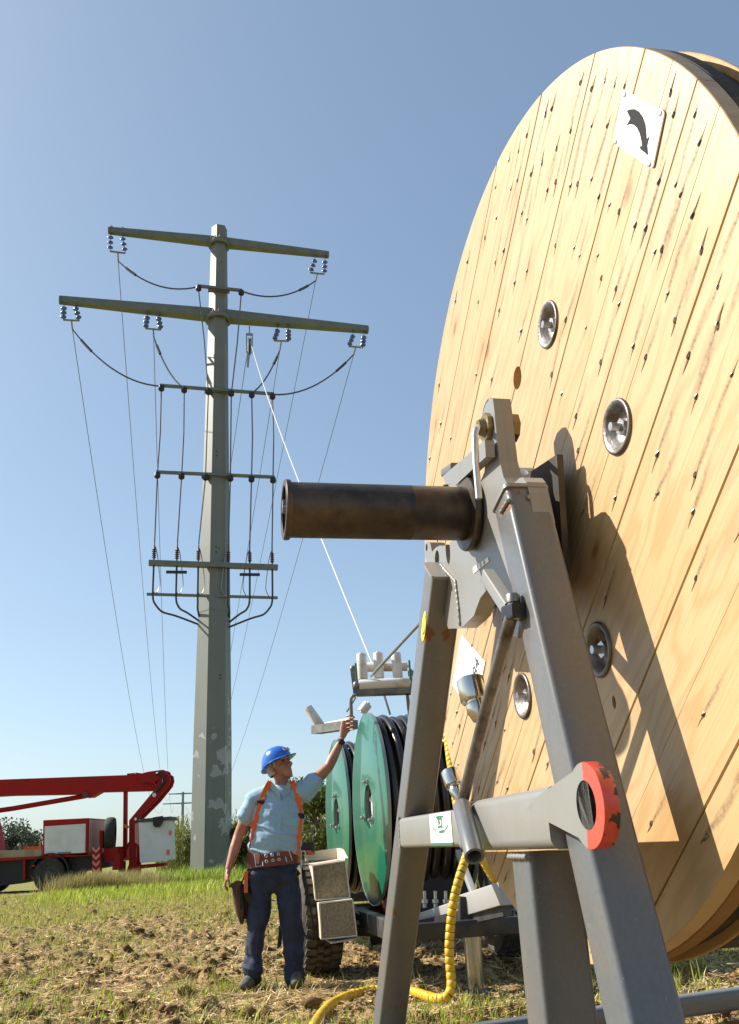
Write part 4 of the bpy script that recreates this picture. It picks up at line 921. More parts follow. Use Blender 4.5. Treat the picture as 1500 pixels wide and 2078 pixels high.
mb = MB(); mb.tube(sag(bc_ - AD * .06, V(*at(466, 960, 60)), 0, 6), .02, 5); solo('pulling_rope', mb, DARKC, 'dark rope dropping from the hanging pulley past the pole', 'rope', loc=bc_)
STEELR = mat('steel_rope', (.33, .33, .32), .35, .7)
for k in range(400):                      # where the rope's line meets the wound barrel
    u_ = 870 + k; v_ = 1372 + (1265 - 1372) / (852 - 753) * (u_ - 753); t_, z_ = dp(u_, v_, -.40)
    if math.hypot(t_, z_) < .965: break
mb = MB(); mb.tube([at(753, 1372, 7.75), D(t_, -.40, z_)], .0125, 7); solo('steel_rope', mb, STEELR, 'grey steel rope rising from the white rollers towards the wooden drum', 'rope', loc=at(753, 1372, 7.75))

# ================================================================== THE RED BOOM TRUCK
YT = 31.0
def tp(u, v, d=0.0): return at(u, v, YT) + V(0, d, 0)
def slab(mb, px, d0, d1, mi=0): return mb.prism([tp(u, v) for u, v in px], V(0, d0, 0), V(0, d1, 0), mi)
TRED = mat('truck_red', (.34, .012, .008), .5, col2=(.27, .014, .010), scale=1.6, spec=.15)
TWHITE = mat('truck_white', (.62, .63, .62), .45, col2=(.50, .49, .45), scale=2.5, lo=.45, hi=.8)
TBLACK = mat('truck_black', (.012, .012, .013), .6); TYRE = mat('tyre_rubber', (.022, .021, .020), .85, col2=(.055, .047, .038), scale=7, lo=.45, hi=.75)
PLANKM = mat('sideboard', (.33, .26, .16), .8, col2=(.22, .17, .10), scale=4); ORANGE = mat('orange_plastic', (.75, .12, .02), .5); PINK = mat('faded_red', (.50, .23, .18), .5); GREYD = mat('dark_grey_trim', (.055, .06, .06), .6)
truck = thing('boom_truck', 'red boom lift truck parked beyond the verge with a white basket hanging', 'truck', tp(120, 1815, 1.1))
mb = MB(); slab(mb, [(-95, 1748), (0, 1744), (190, 1733), (192, 1762), (150, 1770), (0, 1798), (-95, 1803)], .25, 2.15); part('chassis', mb, TBLACK, truck)
mb = MB(); slab(mb, [(-95, 1747), (188, 1731), (188, 1736), (-95, 1753)], 0, 2.4); part('bed', mb, TRED, truck)
mb = MB(); slab(mb, [(-70, 1728), (84, 1723), (85, 1737), (-70, 1747)], .03, .08); sb = part('sideboard', mb, PLANKM, truck)
mb = MB(); slab(mb, [(-70, 1728), (84, 1723), (85, 1737), (-70, 1747)], 2.3, 2.35); part('sideboard', mb, PLANKM, truck)
mb = MB(); slab(mb, [(31, 1711), (34, 1711), (35.5, 1726), (31, 1726)], .3, .4); part('stake', mb, PLANKM, truck)
mb = MB(); slab(mb, [(72, 1709), (76, 1709), (77.5, 1724), (72, 1724)], .3, .4); part('stake', mb, PLANKM, truck)
mb = MB(); slab(mb, [(36, 1718.5), (62, 1717.5), (64, 1724), (35, 1725)], .5, 1.4); part('orange_crate', mb, ORANGE, truck)
for u, v in ((100, 1789), (-60, 1795)):
    for d in (.0, 2.05):
        R0 = .52; c = tp(u, v, d - .12); c[2] = .50
        mb = MB(); mb.lathe([(R0 * .62, 0), (R0 * .9, 0), (R0 * .99, .04), (R0, .15), (R0 * .99, .27), (R0 * .9, .3), (R0 * .62, .3)], c, (0, 1, 0), 36); w = part('wheel', mb, TYRE, truck, smooth=40)
        mb = MB(); mb.lathe([(R0 * .63, .01), (R0 * .58, .03), (R0 * .5, .12), (R0 * .25, .13), (R0 * .22, .02), (0, .02)], c, (0, 1, 0), 24); part('rim', mb, GREYD, w, smooth=40)
        mb = MB(); 
        for k in range(8): a = k * math.pi / 4; mb.cyl(c + V(R0 * .36 * math.cos(a), .13, R0 * .36 * math.sin(a)), c + V(R0 * .36 * math.cos(a), .09, R0 * .36 * math.sin(a)), .018, seg=6)
        part('wheel_nuts', mb, GREYD, w)
cc = tp(100, 1789, -.1); cc[2] = .5; rr0 = R0
mb = MB(); aa = [rad(a) for a in range(8, 173, 11)]; mb.loft([[cc + V(r_ * math.cos(a), d, r_ * math.sin(a)) for a in aa] for r_, d in ((rr0 * 1.2, -.02), (rr0 * 1.27, -.02), (rr0 * 1.27, .45), (rr0 * 1.2, .45))], False, closed=False); part('mudguard', mb, TBLACK, truck)
# cab, just out of the frame on the left
mb = MB(); slab(mb, [(-98, 1660), (-58, 1656), (-48, 1702), (-45, 1740), (-45, 1760), (-98, 1766)], .1, 2.3); cab = part('cab', mb, TRED, truck)
mb = MB(); slab(mb, [(-90, 1668), (-62, 1665), (-54, 1698), (-90, 1702)], .08, .1); part('window', mb, TBLACK, cab)
# utility box with its white shutter
mb = MB(); slab(mb, [(88, 1664.5), (179, 1660), (178, 1735), (87, 1735.5)], .0, 2.1); ub = part('utility_box', mb, TRED, truck)
mb = MB(); slab(mb, [(91.5, 1677), (174.5, 1671.5), (173.3, 1730), (91, 1734)], -.03, -.005); part('roller_shutter', mb, TWHITE, ub)
mb = MB(); slab(mb, [(119, 1730.2), (145, 1729), (145, 1730.6), (119, 1731.8)], -.06, -.03); part('handle', mb, TBLACK, ub)
p_ = [tp(179.4, 1663, .06), tp(179.4, 1663, 2.04), tp(178.6, 1731, 2.04), tp(178.6, 1731, .06)]; mb = MB(); mb.prism(p_, V(0.004, 0, 0), V(.03, 0, 0)); part('end_panel', mb, PINK, ub)
mb = MB(); slab(mb, [(65, 1755), (70.5, 1755), (70.5, 1759), (65, 1759)], -.01, .05); part('marker_lamp', mb, ORANGE, truck)
mb = MB(); slab(mb, [(46, 1745), (50, 1745), (50, 1786), (46, 1786)], .05, .2); part('frame_post', mb, TRED, truck)
# spare wheel
c = tp(215, 1691, .5); mb = MB(); r_ = .52; mb.lathe([(.28, -.17), (r_ * .88, -.17), (r_ * .98, -.11), (r_, 0), (r_ * .98, .11), (r_ * .88, .17), (.28, .17)], c, (.97, .2, .02), 32); sw_ = part('spare_wheel', mb, TYRE, truck, smooth=40)
mb = MB(); mb.lathe([(.28, -.1), (.15, -.12), (0, -.12)], c, (.97, .2, .02), 20); part('rim', mb, GREYD, sw_)
# outriggers, posts
mb = MB(); slab(mb, [(188, 1722), (205, 1720), (205, 1777), (203, 1781), (190, 1781), (188, 1777)], -.05, .12); og = part('outrigger', mb, TRED, truck)
mb = MB()
for v in (1718, 1732, 1746, 1760): slab(mb, [(189, v), (196, v + 7), (203.5, v - 1), (203.5, v + 5), (196, v + 13), (189, v + 6)], -.062, -.052)
part('chevrons', mb, PINK, og)
mb = MB(); slab(mb, [(196, 1685), (203, 1685), (203, 1722), (196, 1722)], .3, .45); part('outrigger_ram', mb, TRED, truck)
mb = MB(); slab(mb, [(205, 1720), (233, 1718), (235, 1748), (206, 1750)], .3, 2.1); part('rear_crossmember', mb, TRED, truck)
mb = MB(); slab(mb, [(206, 1750), (221, 1750), (220, 1774), (207, 1774)], 1.9, 2.05); part('outrigger', mb, TBLACK, truck)
mb = MB(); slab(mb, [(228, 1735), (240, 1735), (238, 1766), (224, 1766)], .2, .7); part('hitch', mb, TRED, truck)
# boom
mb = MB(); slab(mb, [(-95, 1582), (0, 1577.7), (243, 1569), (243, 1566), (257, 1564.5), (268, 1571), (302, 1589), (300, 1601.5), (265, 1602.5), (187, 1604.5), (168, 1615.5), (158, 1616), (152, 1609), (0, 1611.8), (-95, 1617)], .9, 1.35); bm_ = part('boom', mb, TRED, truck)
mb = MB(); mb.tube([tp(-95, 1652, 1.1), tp(0, 1638.5, 1.1), tp(154, 1612, 1.1)], .085, 10); part('lift_ram', mb, TRED, truck)
mb = MB(); mb.cyl(tp(157, 1610.5, .82), tp(157, 1610.5, 1.42), .09, seg=14); part('pivot_pin', mb, GREYD, bm_)
mb = MB(); mb.cyl(tp(278, 1582, .8), tp(278, 1582, 1.45), .07, seg=12); part('pivot_pin', mb, GREYD, bm_)
JB = [(262, 1564), (276, 1566), (289, 1562.5), (320, 1558.5), (326, 1561), (327, 1566), (333, 1570), (334.5, 1581), (331, 1592), (305, 1624), (265, 1664), (263, 1775), (259, 1785), (243, 1786), (240.5, 1778), (248.5, 1755), (249, 1664), (299, 1604), (304, 1592), (312, 1580), (314.5, 1577), (308, 1579), (300, 1587), (272, 1583)]
mb = MB(); slab(mb, JB, .78, .88); slab(mb, JB, 1.37, 1.47); jib = part('jib', mb, TRED, truck)
mb = MB(); mb.tube([tp(300, 1567, .9), tp(312, 1566, .7), tp(322, 1572, .7), tp(322, 1584, .7), tp(306, 1605, .74)], .05, 6); part('hydraulic_hose', mb, TBLACK, jib)
mb = MB(); mb.cyl(tp(302, 1611, .74), tp(302, 1611, 1.5), .07, seg=12); mb.cyl(tp(263, 1661, .74), tp(263, 1661, 1.5), .05, seg=10); part('pivot_pin', mb, ZINC, jib)
mb = MB(); slab(mb, [(233, 1603), (240, 1602.5), (238.8, 1742), (231, 1742)], 1.05, 1.2); part('boom_rest', mb, TRED, truck)
mb = MB(); slab(mb, [(231, 1730), (246, 1706), (246, 1712), (236, 1735)], 1.0, 1.1); part('brace', mb, TRED, truck)
# basket
mb = MB(); slab(mb, [(273.5, 1668), (336, 1664), (338, 1745), (332, 1747.5), (280, 1752), (276, 1750)], .5, 1.35); bk = part('basket', mb, TWHITE, truck)
mb = MB(); slab(mb, [(276.5, 1661), (340, 1656), (341, 1663.5), (277.5, 1668.5)], .46, 1.4); part('basket_rim', mb, GREYD, bk)
mb = MB(); slab(mb, [(305, 1658), (324.5, 1655), (323.5, 1669), (318, 1677.5), (309, 1678.5), (305, 1673)], .35, .48); part('tool_bag', mb, TBLACK, bk)
mb = MB(); slab(mb, [(264, 1671), (273, 1669), (274, 1716), (264, 1710)], .6, 1.2); part('control_panel', mb, PINK, bk)
mb = MB(); slab(mb, [(336.5, 1686), (340, 1684), (340, 1695), (337, 1695)], .45, .6); slab(mb, [(332, 1725), (337, 1724), (337, 1734), (332, 1735)], .44, .5); part('orange_marker', mb, ORANGE, bk)
mb = MB(); slab(mb, [(262, 1757), (323, 1752), (324, 1758.5), (262, 1766)], .7, 1.2); part('basket_arm', mb, TRED, truck)
mb = MB(); slab(mb, [(241, 1672), (249, 1675), (249, 1680), (241, 1679)], .6, .75); part('side_light', mb, ORANGE, truck)

# ================================================================== TRAILER WITH TWO GREEN CABLE REELS
YD = 8.25
C1 = at(748, 1643, YD)                                    # centre of the near reel's left face
def G(a, b_, z): return V(C1[0], C1[1], 0) + a * T + b_ * N + z * Z      # a forward (away), b to the left
def ga(u, v, b_=0.0): p = onplane(u, v, C1 + b_ * N, N); return float((p - C1) @ T), float(p[2])
r_top = ga(752, 1440)[1]; r_bot = ga(775, 1842)[1]; R1 = (r_top - r_bot) / 2; Z1 = (r_top + r_bot) / 2
A2 = ga(682, 1638)[0]; t2 = ga(686, 1486)[1]; R2 = R1 * .985
GREEN = mat('green_enamel', (.004, .118, .063), .34, 0, col2=(.006, .135, .074), scale=1.2, lo=.35, hi=.7, coat=.45)
GEDGE = mat('worn_edge', (.30, .33, .31), .35, .5); CABLE = mat('black_duct', (.016, .014, .013), .28, 0, col2=(.06, .042, .028), scale=2.0, lo=.45, hi=.7); HUB = mat('grey_hub', (.55, .53, .51), .5, col2=(.30, .27, .24), scale=9, lo=.5, hi=.7)
FRAME = steel_paint('trailer_grey', (.19, .20, .21), thr=.75); FRAMED = mat('trailer_dark', (.03, .032, .035), .5, .3, col2=(.09, .08, .065), scale=5); FRAMEL = steel_paint('trailer_pale', (.36, .36, .35), thr=.8, dirtamt=.3)
W1 = .78
def reel(a0, Rr, zc_, label, ncab, name='cable_reel'):
    o = G(a0, 0, zc_); r = thing(name, label, 'cable reel', G(a0, -W1 / 2, zc_ - Rr), 'green cable reels on the trailer')
    ho = .235 * Rr
    for side in (0, 1):
        b0 = -side * W1; s_ = 1 if side == 0 else -1
        mb = MB(); mb.lathe([(ho, -.028), (ho, 0), (Rr * .985, 0), (Rr, -.006), (Rr, -.028), (ho, -.028)], o + b0 * N, N * s_, 96); fl = part('flange', mb, GREEN, r, smooth=30)
        mb = MB(); mb.lathe([(Rr * 1.0, -.004), (Rr * 1.008, -.002), (Rr * 1.008, -.03), (Rr * .99, -.032)], o + b0 * N, N * s_, 96); part('flange_rim', mb, GEDGE, fl, smooth=40)
    mb = MB(); mb.lathe([(0, -.05), (ho * .70, -.05), (ho * .80, -.055), (ho * .80, -.11), (ho * 1.0, -.11), (ho * 1.0, -.028)], o, N, 28, cap=False); part('hub', mb, HUB, r)
    mb = MB(); mb.lathe([(ho * .9, -.03), (ho * .9, -W1 + .03)], o, N, 28); part('drum_core', mb, FRAMED, r)
    for k in range(3):
        mb = MB(); a = rad(95 + 120 * k); p = o + ho * 1.10 * (math.cos(a) * T + math.sin(a) * Z); mb.cyl(p, p + N * .012, .030, seg=8); mb.cyl(p + N * .012, p + N * .03, .018, seg=6); mb.ball(p + N * .032, .014, seg=8, rings=5)
        part('flange_bolt', mb, ZINC, r)
    for k in range(2):
        mb = MB(); a = rad(40 + 160 * k); p = o + ho * .5 * (math.cos(a) * T + math.sin(a) * Z) - N * .05; mb.cyl(p, p + N * .02, .02, seg=6)
        part('hub_bolt', mb, ZINC, r)
    pitch = (W1 - .07) / ncab
    for k in range(ncab):
        rr_ = Rr * (.93 + .012 * math.sin(k * 2.1)); c = o - N * (.05 + pitch * (k + .5)); mb = MB(); rt2 = pitch * .5
        rings_ = [[c + (rr_ + rt2 * math.cos(b_)) * (math.cos(a) * T + math.sin(a) * Z) + rt2 * math.sin(b_) * N + N * .3 * pitch * math.sin(a + k) for b_ in [2 * math.pi * j / 8 for j in range(8)]] for a in [2 * math.pi * i / 72 for i in range(73)]]
        mb.loft(rings_, False); part('cable_turn', mb, CABLE, r, smooth=80)
    mb = MB(); mb.lathe([(Rr * .88, -.04), (Rr * .88, -W1 + .04)], o, N, 64); part('inner_winding', mb, CABLE, r)
    return r
reel(0, R1, Z1, 'near green cable reel wound with black duct on the trailer', 10)
reel(A2, R2, Z1 - .02, 'further green cable reel right behind the raised arm of the worker', 10)
trailer = thing('reel_trailer', 'grey reel trailer with tan access steps, jack leg and white guide rollers', 'trailer', G(.6, -.4, 0))
# chassis
zf = max(.42, Z1 - R1 - .10)
for b_ in (.10, -W1 - .10):
    mb = MB(); mb.beam(G(-1.55, b_, zf), G(A2 + 1.35, b_, zf), .09, .14, rc=.01); part('side_rail', mb, FRAMED, trailer)
for a in (-1.5, -.72, .95, A2 + 1.3):
    mb = MB(); mb.beam(G(a, .10, zf + .002), G(a, -W1 - .10, zf + .002), .08, .11, rc=.01); part('cross_member', mb, FRAMED, trailer)
for a in (0, A2):
    mb = MB(); mb.cyl(G(a, -.11, Z1), G(a, -W1 - .28, Z1), .05, seg=14); part('reel_axle', mb, ZINC, trailer)
    for da in (-.5, .5):
        mb = MB(); mb.beam(G(a + da, -W1 - .16, zf), G(a, -W1 - .16, Z1), .07, .09, rc=.01); part('reel_support', mb, FRAME, trailer)
TYRE2 = mat('dusty_tyre', (.045, .040, .034), .85, col2=(.15, .12, .085), scale=9, lo=.42, hi=.75)
# wheels: tread blocks are built
wc = onz(661, 1986); wb = float((wc - C1) @ N)
WRd = .445; wa = float((wc - C1) @ T) + .10 + WRd * .55
for b0 in (wb + .16, -W1 - .36):
    c = G(wa, b0, WRd); wd = .30; mb = MB(); mb.lathe([(WRd * .56, 0), (WRd * .60, .012), (WRd * .86, .02), (WRd * .955, -.012), (WRd * .96, -.05), (WRd * .96, -wd + .05), (WRd * .955, -wd + .012), (WRd * .86, -wd - .02), (WRd * .58, -wd)], c, N, 56); w = part('wheel', mb, TYRE2, trailer, smooth=30)
    mb = MB()
    for k in range(34):
        a = 2 * math.pi * k / 34
        for (bb, hw, sh) in ((-.045, .044, .35), (-.125, .024, -.3), (-.178, .024, .3), (-.256, .044, -.35)):
            a_ = a + sh * .09; e = math.cos(a_) * T + math.sin(a_) * Z; tg = -math.sin(a_) * T + math.cos(a_) * Z
            mb.box(c + e * WRd * .978 + N * bb, tg * .026 + N * sh * .02, N * hw, e * WRd * .024)
    tag(part('tread_blocks', mb, TYRE2, w, smooth=0), kind='stuff')
    mb = MB(); mb.lathe([(WRd * .60, .004), (WRd * .57, .012), (WRd * .52, -.03), (WRd * .40, -.05), (WRd * .22, -.03), (WRd * .20, .0), (0, .0)], c, N, 32); part('rim', mb, TWHITE, w, smooth=40)
mb = MB(); mb.cyl(G(wa, wb, WRd), G(wa, -W1 - .4, WRd), .05, seg=10); part('axle', mb, FRAMED, trailer)
# access steps: two tan boxes with speckled front plates
STEP = mat('step_sunlit_cream', (.74, .66, .53), .6, col2=(.58, .48, .36), scale=8); SPECK = mat('step_speckle', (.33, .265, .175), .75, col2=(.19, .145, .09), scale=55, lo=.40, hi=.68, bump=.3, bscale=60, detail=6)  # bright cream on the edge strips stands in for sunlight on the rims
def fpx(u, v, y): return at(u, v, y)
def stepbox(q, y0, dep, name):
    f = [fpx(u, v, y0) for u, v in q]; dv = T * dep
    mb = MB(); mb.prism(f, 0 * T, dv); s_ = part(name, mb, STEP, trailer)
    c = sum(f) / 4; g_ = [c + (p - c) * .93 for p in f]
    mb = MB(); mb.prism(g_, -T * .031, T * .006); part('front_plate', mb, SPECK, s_)
    for i in range(4):
        mb = MB(); mb.beam(f[i] - T * .012, f[(i + 1) % 4] - T * .012, .013, .045, ref=T, rc=.004); part('edge_strip', mb, STEP, s_)
    return f, dv, s_
y1 = float(G(wa - WRd - .04, 0, 0)[1])
f1, d1, s1_ = stepbox([(634, 1757), (700, 1747), (709, 1821), (640, 1826)], y1 - .03, .42, 'access_step')
for k in range(5):
    p0 = f1[0] + d1 * (k + .6) / 5.3 + Z * .006; p1 = f1[1] + d1 * (k + .6) / 5.3 + Z * .006; mb = MB(); mb.beam(p0, p1, .055, .014, rc=.004); part('tread_slat', mb, STEP, s1_)
mb = MB(); mb.prism([f1[0] + d1, f1[1] + d1, f1[1] + d1 + Z * .10, f1[0] + d1 + Z * .10], 0 * T, T * .03); part('back_rail', mb, STEP, s1_)
mb = MB(); mb.prism([f1[1], f1[1] + d1, f1[1] + d1 + Z * .10, f1[1] + d1 * .55 + Z * .09, f1[1] + Z * .02], 0 * N, -N * .03); part('side_rail', mb, STEP, s1_)
f2, d2, s2_ = stepbox([(648, 1833), (714, 1825), (723, 1898), (652, 1905)], y1 - .20, .17, 'access_step')
mb = MB(); mb.prism([fpx(660, 1905, y1 - .12), fpx(722, 1900, y1 - .12), fpx(722, 1904, y1 - .26), fpx(672, 1912, y1 - .26)], 0 * Z, -Z * .012); part('step_plate', mb, FRAMEL, trailer)
mb = MB(); mb.prism([fpx(722, 1858, y1 + .1), fpx(737, 1862, y1 + .1), fpx(740, 1878, y1 + .1), fpx(723, 1876, y1 + .1)], 0 * T, T * .01); part('bracket_plate', mb, FRAMEL, trailer)
mb = MB(); mb.beam(fpx(700, 1845, y1 + .25), fpx(790, 1890, y1 - .25), .05, .05); part('brace', mb, FRAMED, trailer)
mb = MB(); mb.beam(fpx(722, 1885, y1 + .15), fpx(860, 1890, y1 - .1), .06, .10); part('front_beam', mb, FRAMED, trailer)
lq = at(624, 1722, y1 + .35); mb = MB(); mb.box(lq, V(.06, .0, 0), V(0, .03, 0), Z * .05); lb_ = part('lamp_bracket', mb, TBLACK, trailer)
mb = MB(); mb.tube([lq + V(-.05, 0, .05), lq + V(-.06, 0, .13), lq + V(.07, 0, .15), lq + V(.05, 0, .05)], .008, 6); part('bracket_loop', mb, TBLACK, lb_)
mb = MB(); mb.box(lq + V(.02, -.033, -.03), V(.035, 0, 0), V(0, .006, 0), Z * .016); part('rear_lamp', mb, REDP, lb_)
mb = MB(); mb.ball(at(783, 1838, 7.9), .028, .03, .05, 10, 6); part('tail_lamp', mb, REDP, trailer)
# drawbar beams, jack leg, struts
mb = MB(); mb.beam(at(828, 1882, 7.75), at(940, 1846, 7.15), .10, .135, rc=.008); part('drawbar_beam', mb, FRAMEL, trailer)
mb = MB(); mb.beam(at(945, 1838, 7.02), at(1030, 1812, 6.55), .12, .145, rc=.008); part('drawbar_beam', mb, FRAMEL, trailer)
mb = MB(); mb.beam(at(1028, 1842, 6.6), at(760, 1905, 8.2), .08, .10); part('lower_drawbar', mb, FRAMED, trailer)
mb = MB(); mb.beam(at(930, 1730, 7.5), at(962, 1815, 7.05), .045, .05, rc=.005); part('strut', mb, FRAMEL, trailer)
jf = onz(968, 2015); yj = jf[1]
mb = MB(); jt = at(957, 1850, yj); mb.beam(V(jt[0], jt[1], .62), V(jf[0] - .01, yj, .40), .17, .17, rc=.012); jk = part('jack_housing', mb, FRAMED, trailer)
mb = MB(); mb.cyl(V(jf[0] - .005, yj, .42), V(jf[0], yj, .03), .062, seg=24); part('jack_leg', mb, mat('ram_steel', (.45, .44, .42), .22, 1.0), jk, smooth=40)
mb = MB(); mb.lathe([(0, .0), (.13, .0), (.14, .012), (.075, .03), (0, .035)], V(jf[0], yj, .0), (0, 0, 1), 20); part('jack_foot', mb, FRAMED, jk)
for u in (862, 884, 905):
    mb = MB(); mb.lathe([(.018, 0), (.018, .03), (.028, .035), (.028, .06), (.014, .065), (.014, .12)], at(u, 1842, 7.55), (.05, 0, 1), 10); part('valve_fitting', mb, ZINC, trailer)
mb = MB(); mb.box(at(890, 1800, 8.0), N * .25, T * .12, Z * .18); part('pump_housing', mb, TBLACK, trailer)
# guide rollers above the reels
ROLLER = mat('white_roller', (.66, .62, .56), .45, col2=(.38, .29, .19), scale=7, lo=.52, hi=.75); FR2 = mat('guide_frame', (.13, .135, .135), .45, .5, col2=(.24, .22, .18), scale=10); ROD = mat('green_rod', (.03, .10, .05), .5)
yr = 7.85
def roller(p, q, r_, par):
    p, q = V(*p), V(*q); L = np.linalg.norm(q - p); mb = MB(); mb.lathe([(0, 0), (r_ * .3, 0), (r_ * .3, .006), (r_ * .94, .006), (r_, .014), (r_, L - .014), (r_ * .94, L - .006), (r_ * .3, L - .006), (r_ * .3, L + .01), (0, L + .01)], p, q - p, 22)
    return part('roller', mb, ROLLER, par, smooth=40)
mb = MB(); mb.beam(at(724, 1404, yr), at(838, 1400, yr), .10, .075, rc=.006); gf = part('guide_frame', mb, FR2, trailer)
roller(at(728, 1390, yr - .03), at(833, 1385, yr - .03), .046, gf); roller(at(738, 1354, yr + .28), at(828, 1352, yr + .28), .043, gf)
for u0, v0, u1, v1 in ((733, 1326, 737, 1380), (767, 1324, 770, 1378), (803, 1324, 808, 1377)): roller(at(u1, v1, yr + .12), at(u0, v0, yr + .12), .0445, gf)
mb = MB(); mb.beam(at(717, 1357, yr + .02), at(724, 1412, yr + .02), .02, .055); mb.ball(at(717, 1357, yr + .02), .03, .012, .03, 10, 6); part('side_plate', mb, FR2, gf)
mb = MB(); mb.beam(at(834, 1362, yr + .15), at(836, 1408, yr), .02, .06); mb.beam(at(828, 1367, yr + .3), at(842, 1366, yr + .3), .03, .05); part('side_plate', mb, FR2, gf)
for q in (((721.5, 1346), (725, 1384)), ((830.5, 1340), (833, 1378))):
    mb = MB(); mb.tube([at(*q[0], yr - .02), at(*q[1], yr - .02)], .009, 8); part('guard_rod', mb, ROD, gf)
mb = MB(); mb.ball(at(723, 1390, yr - .05), .03, .03, .035, 10, 6); part('roller_bearing', mb, FR2, gf)
mb = MB(); mb.tube([at(722, 1411, yr), at(716, 1412, yr), at(712.5, 1417, yr), at(712, 1424, yr), at(714.5, 1476, yr + .1)], .016, 10); part('guide_post', mb, FRAME, trailer)
mb = MB(); mb.tube([at(722, 1415, yr + .02), at(713, 1430, yr + .02), at(704, 1444, yr + .06)], .009, 6); part('guide_stay', mb, FRAME, trailer)
mb = MB(); mb.tube([at(827, 1410, yr), at(831, 1450, yr + .1), at(833, 1500, yr + .2)], .016, 8); part('guide_post', mb, FRAME, trailer)
y2 = 9.4
mb = MB(); mb.beam(at(642, 1481, y2), at(716, 1470, y2 - .6), .12, .085); g2 = part('guide_frame', mb, FR2, trailer)
roller(at(656, 1480, y2 - .03), at(624, 1435, y2 - .03), .047, g2); roller(at(733, 1446, y2), at(748, 1427, y2), .05, g2); roller(at(660, 1474, y2 + .15), at(712, 1464, y2 - .2), .04, g2)
# yellow hydraulic hoses in spiral guard
YH = mat('yellow_guard', (.72, .44, .015), .4, col2=(.50, .30, .02), scale=9); HB = mat('hose_black', (.02, .018, .014), .5)
def hose(pts, r_, label, pitch):
    P_ = np.array([V(*p) for p in pts]); d = np.r_[0, np.cumsum(np.linalg.norm(np.diff(P_, axis=0), axis=1))]
    s_ = np.linspace(0, d[-1], int(d[-1] / .012)); Q = np.column_stack([np.interp(s_, d, P_[:, i]) for i in range(3)])
    for _ in range(24): Q[1:-1] = (Q[:-2] + 2 * Q[1:-1] + Q[2:]) / 4
    h = thing('hydraulic_hose', label, 'hose', Q[-1])
    mb = MB(); mb.tube(Q[::3], r_ * .86, 8); part('hose_core', mb, HB, h, smooth=80)
    mb = MB(); n = len(Q); step = max(2, int(pitch / .012)); nrm = None
    for i in range(0, n - step, step):
        seg_ = Q[i:i + step + 1]; p0, p1 = seg_[0], seg_[-1]; dd = unit(p1 - p0); g_ = .07
        mb.lathe([(r_ * .88, .03 * pitch), (r_, .09 * pitch), (r_ * 1.01, .5 * pitch), (r_, .91 * pitch), (r_ * .88, .97 * pitch)], p0, dd + V(.0, 0, .12) * 0, 14)
    tag(part('spiral_guard', mb, YH, h, smooth=60), kind='stuff'); return h
yh = 6.55
hp = [at(905, 1470, 7.4), at(913, 1540, 7.2), at(928, 1640, 6.9), at(952, 1722, 6.7), at(935, 1772, yh), at(922, 1820, yh), at(915, 1870, yh), at(911, 1930, yh), at(915, 1975, yh), onz(918, 2006, .10), onz(912, 2026, .05), onz(893, 2029, .04), onz(868, 2022, .04), onz(840, 2012, .04), onz(800, 2006, .04), onz(750, 2010, .04), onz(705, 2021, .04), onz(672, 2037, .04), onz(650, 2060, .04), onz(636, 2085, .04), onz(625, 2120, .04)]
hose(hp, .031, 'long yellow spiral guarded hose dropping to the field and curving left', .048)
hose([at(962, 1722, 6.8), at(978, 1742, 6.8), at(988, 1762, 6.82), at(1000, 1782, 6.85), at(1016, 1800, 6.9), at(1040, 1815, 7.0)], .027, 'short yellow spiral guarded hose running behind the grey drawbar', .045)
# ================================================================== THE WORKER
from mathutils.bvhtree import BVHTree
YM = 7.72
def P(u, v, dy=0.0): return at(u, v, YM + dy)
SKIN = mat('skin', (.37, .165, .095), .5, col2=(.30, .115, .065), scale=14, lo=.4, hi=.7)
SHIRT, _nt, _b = newmat('shirt_cotton'); _t = NT(_nt); _o = _t.obj(); _w = _t.n('TexWave'); _w.inputs['Scale'].default_value = 60; _w.bands_direction = 'X'; _t.l(_o, _w.inputs[0])
_t.l(_t.mix(_t.math('MULTIPLY', _w.outputs['Fac'], .25), _t.mix(_t.noise(_o, 6, 4), (.21, .35, .47), (.27, .42, .53)), (.42, .56, .66)), _b.inputs['Base Color']); _b.inputs['Roughness'].default_value = .85; _b.inputs['Sheen Weight'].default_value = .2
DENIM = mat('navy_cloth', (.012, .020, .048), .8, col2=(.024, .034, .072), scale=9, lo=.4, hi=.75, bump=.2, bscale=220)
HELM = mat('helmet_blue', (.015, .115, .52), .22, col2=(.02, .13, .50), scale=5, coat=.4); STRAPO = mat('orange_webbing', (.72, .115, .015), .6, bump=.15, bscale=300); LEATH = mat('red_leather', (.15, .028, .014), .5, col2=(.09, .018, .01), scale=10)
BLK = mat('black_webbing', (.012, .012, .012), .7); HAIRM = mat('grey_hair', (.34, .33, .31), .8, bump=.5, bscale=150); BROWNL = mat('brown_leather', (.075, .032, .016), .55, col2=(.035, .016, .01), scale=9); SHOE = mat('shoe_suede', (.13, .115, .085), .8, col2=(.045, .04, .035), scale=20); EYEM = mat('eye', (.03, .025, .02), .2)
def remesh(mb, vox, sm=4):
    me = mb.mesh('body', None, 0); o = bpy.data.objects.new('tmp', me); COL.objects.link(o)
    md = o.modifiers.new('r', 'REMESH'); md.mode = 'VOXEL'; md.voxel_size = vox
    s_ = o.modifiers.new('s', 'SMOOTH'); s_.factor = .5; s_.iterations = sm
    dg = bpy.context.evaluated_depsgraph_get(); m2 = bpy.data.meshes.new_from_object(o.evaluated_get(dg)); bpy.data.objects.remove(o)
    m2.polygons.foreach_set('use_smooth', np.ones(len(m2.polygons), dtype=bool)); return m2
def coords(me): a = np.empty(len(me.vertices) * 3); me.vertices.foreach_get('co', a); return a.reshape(-1, 3)
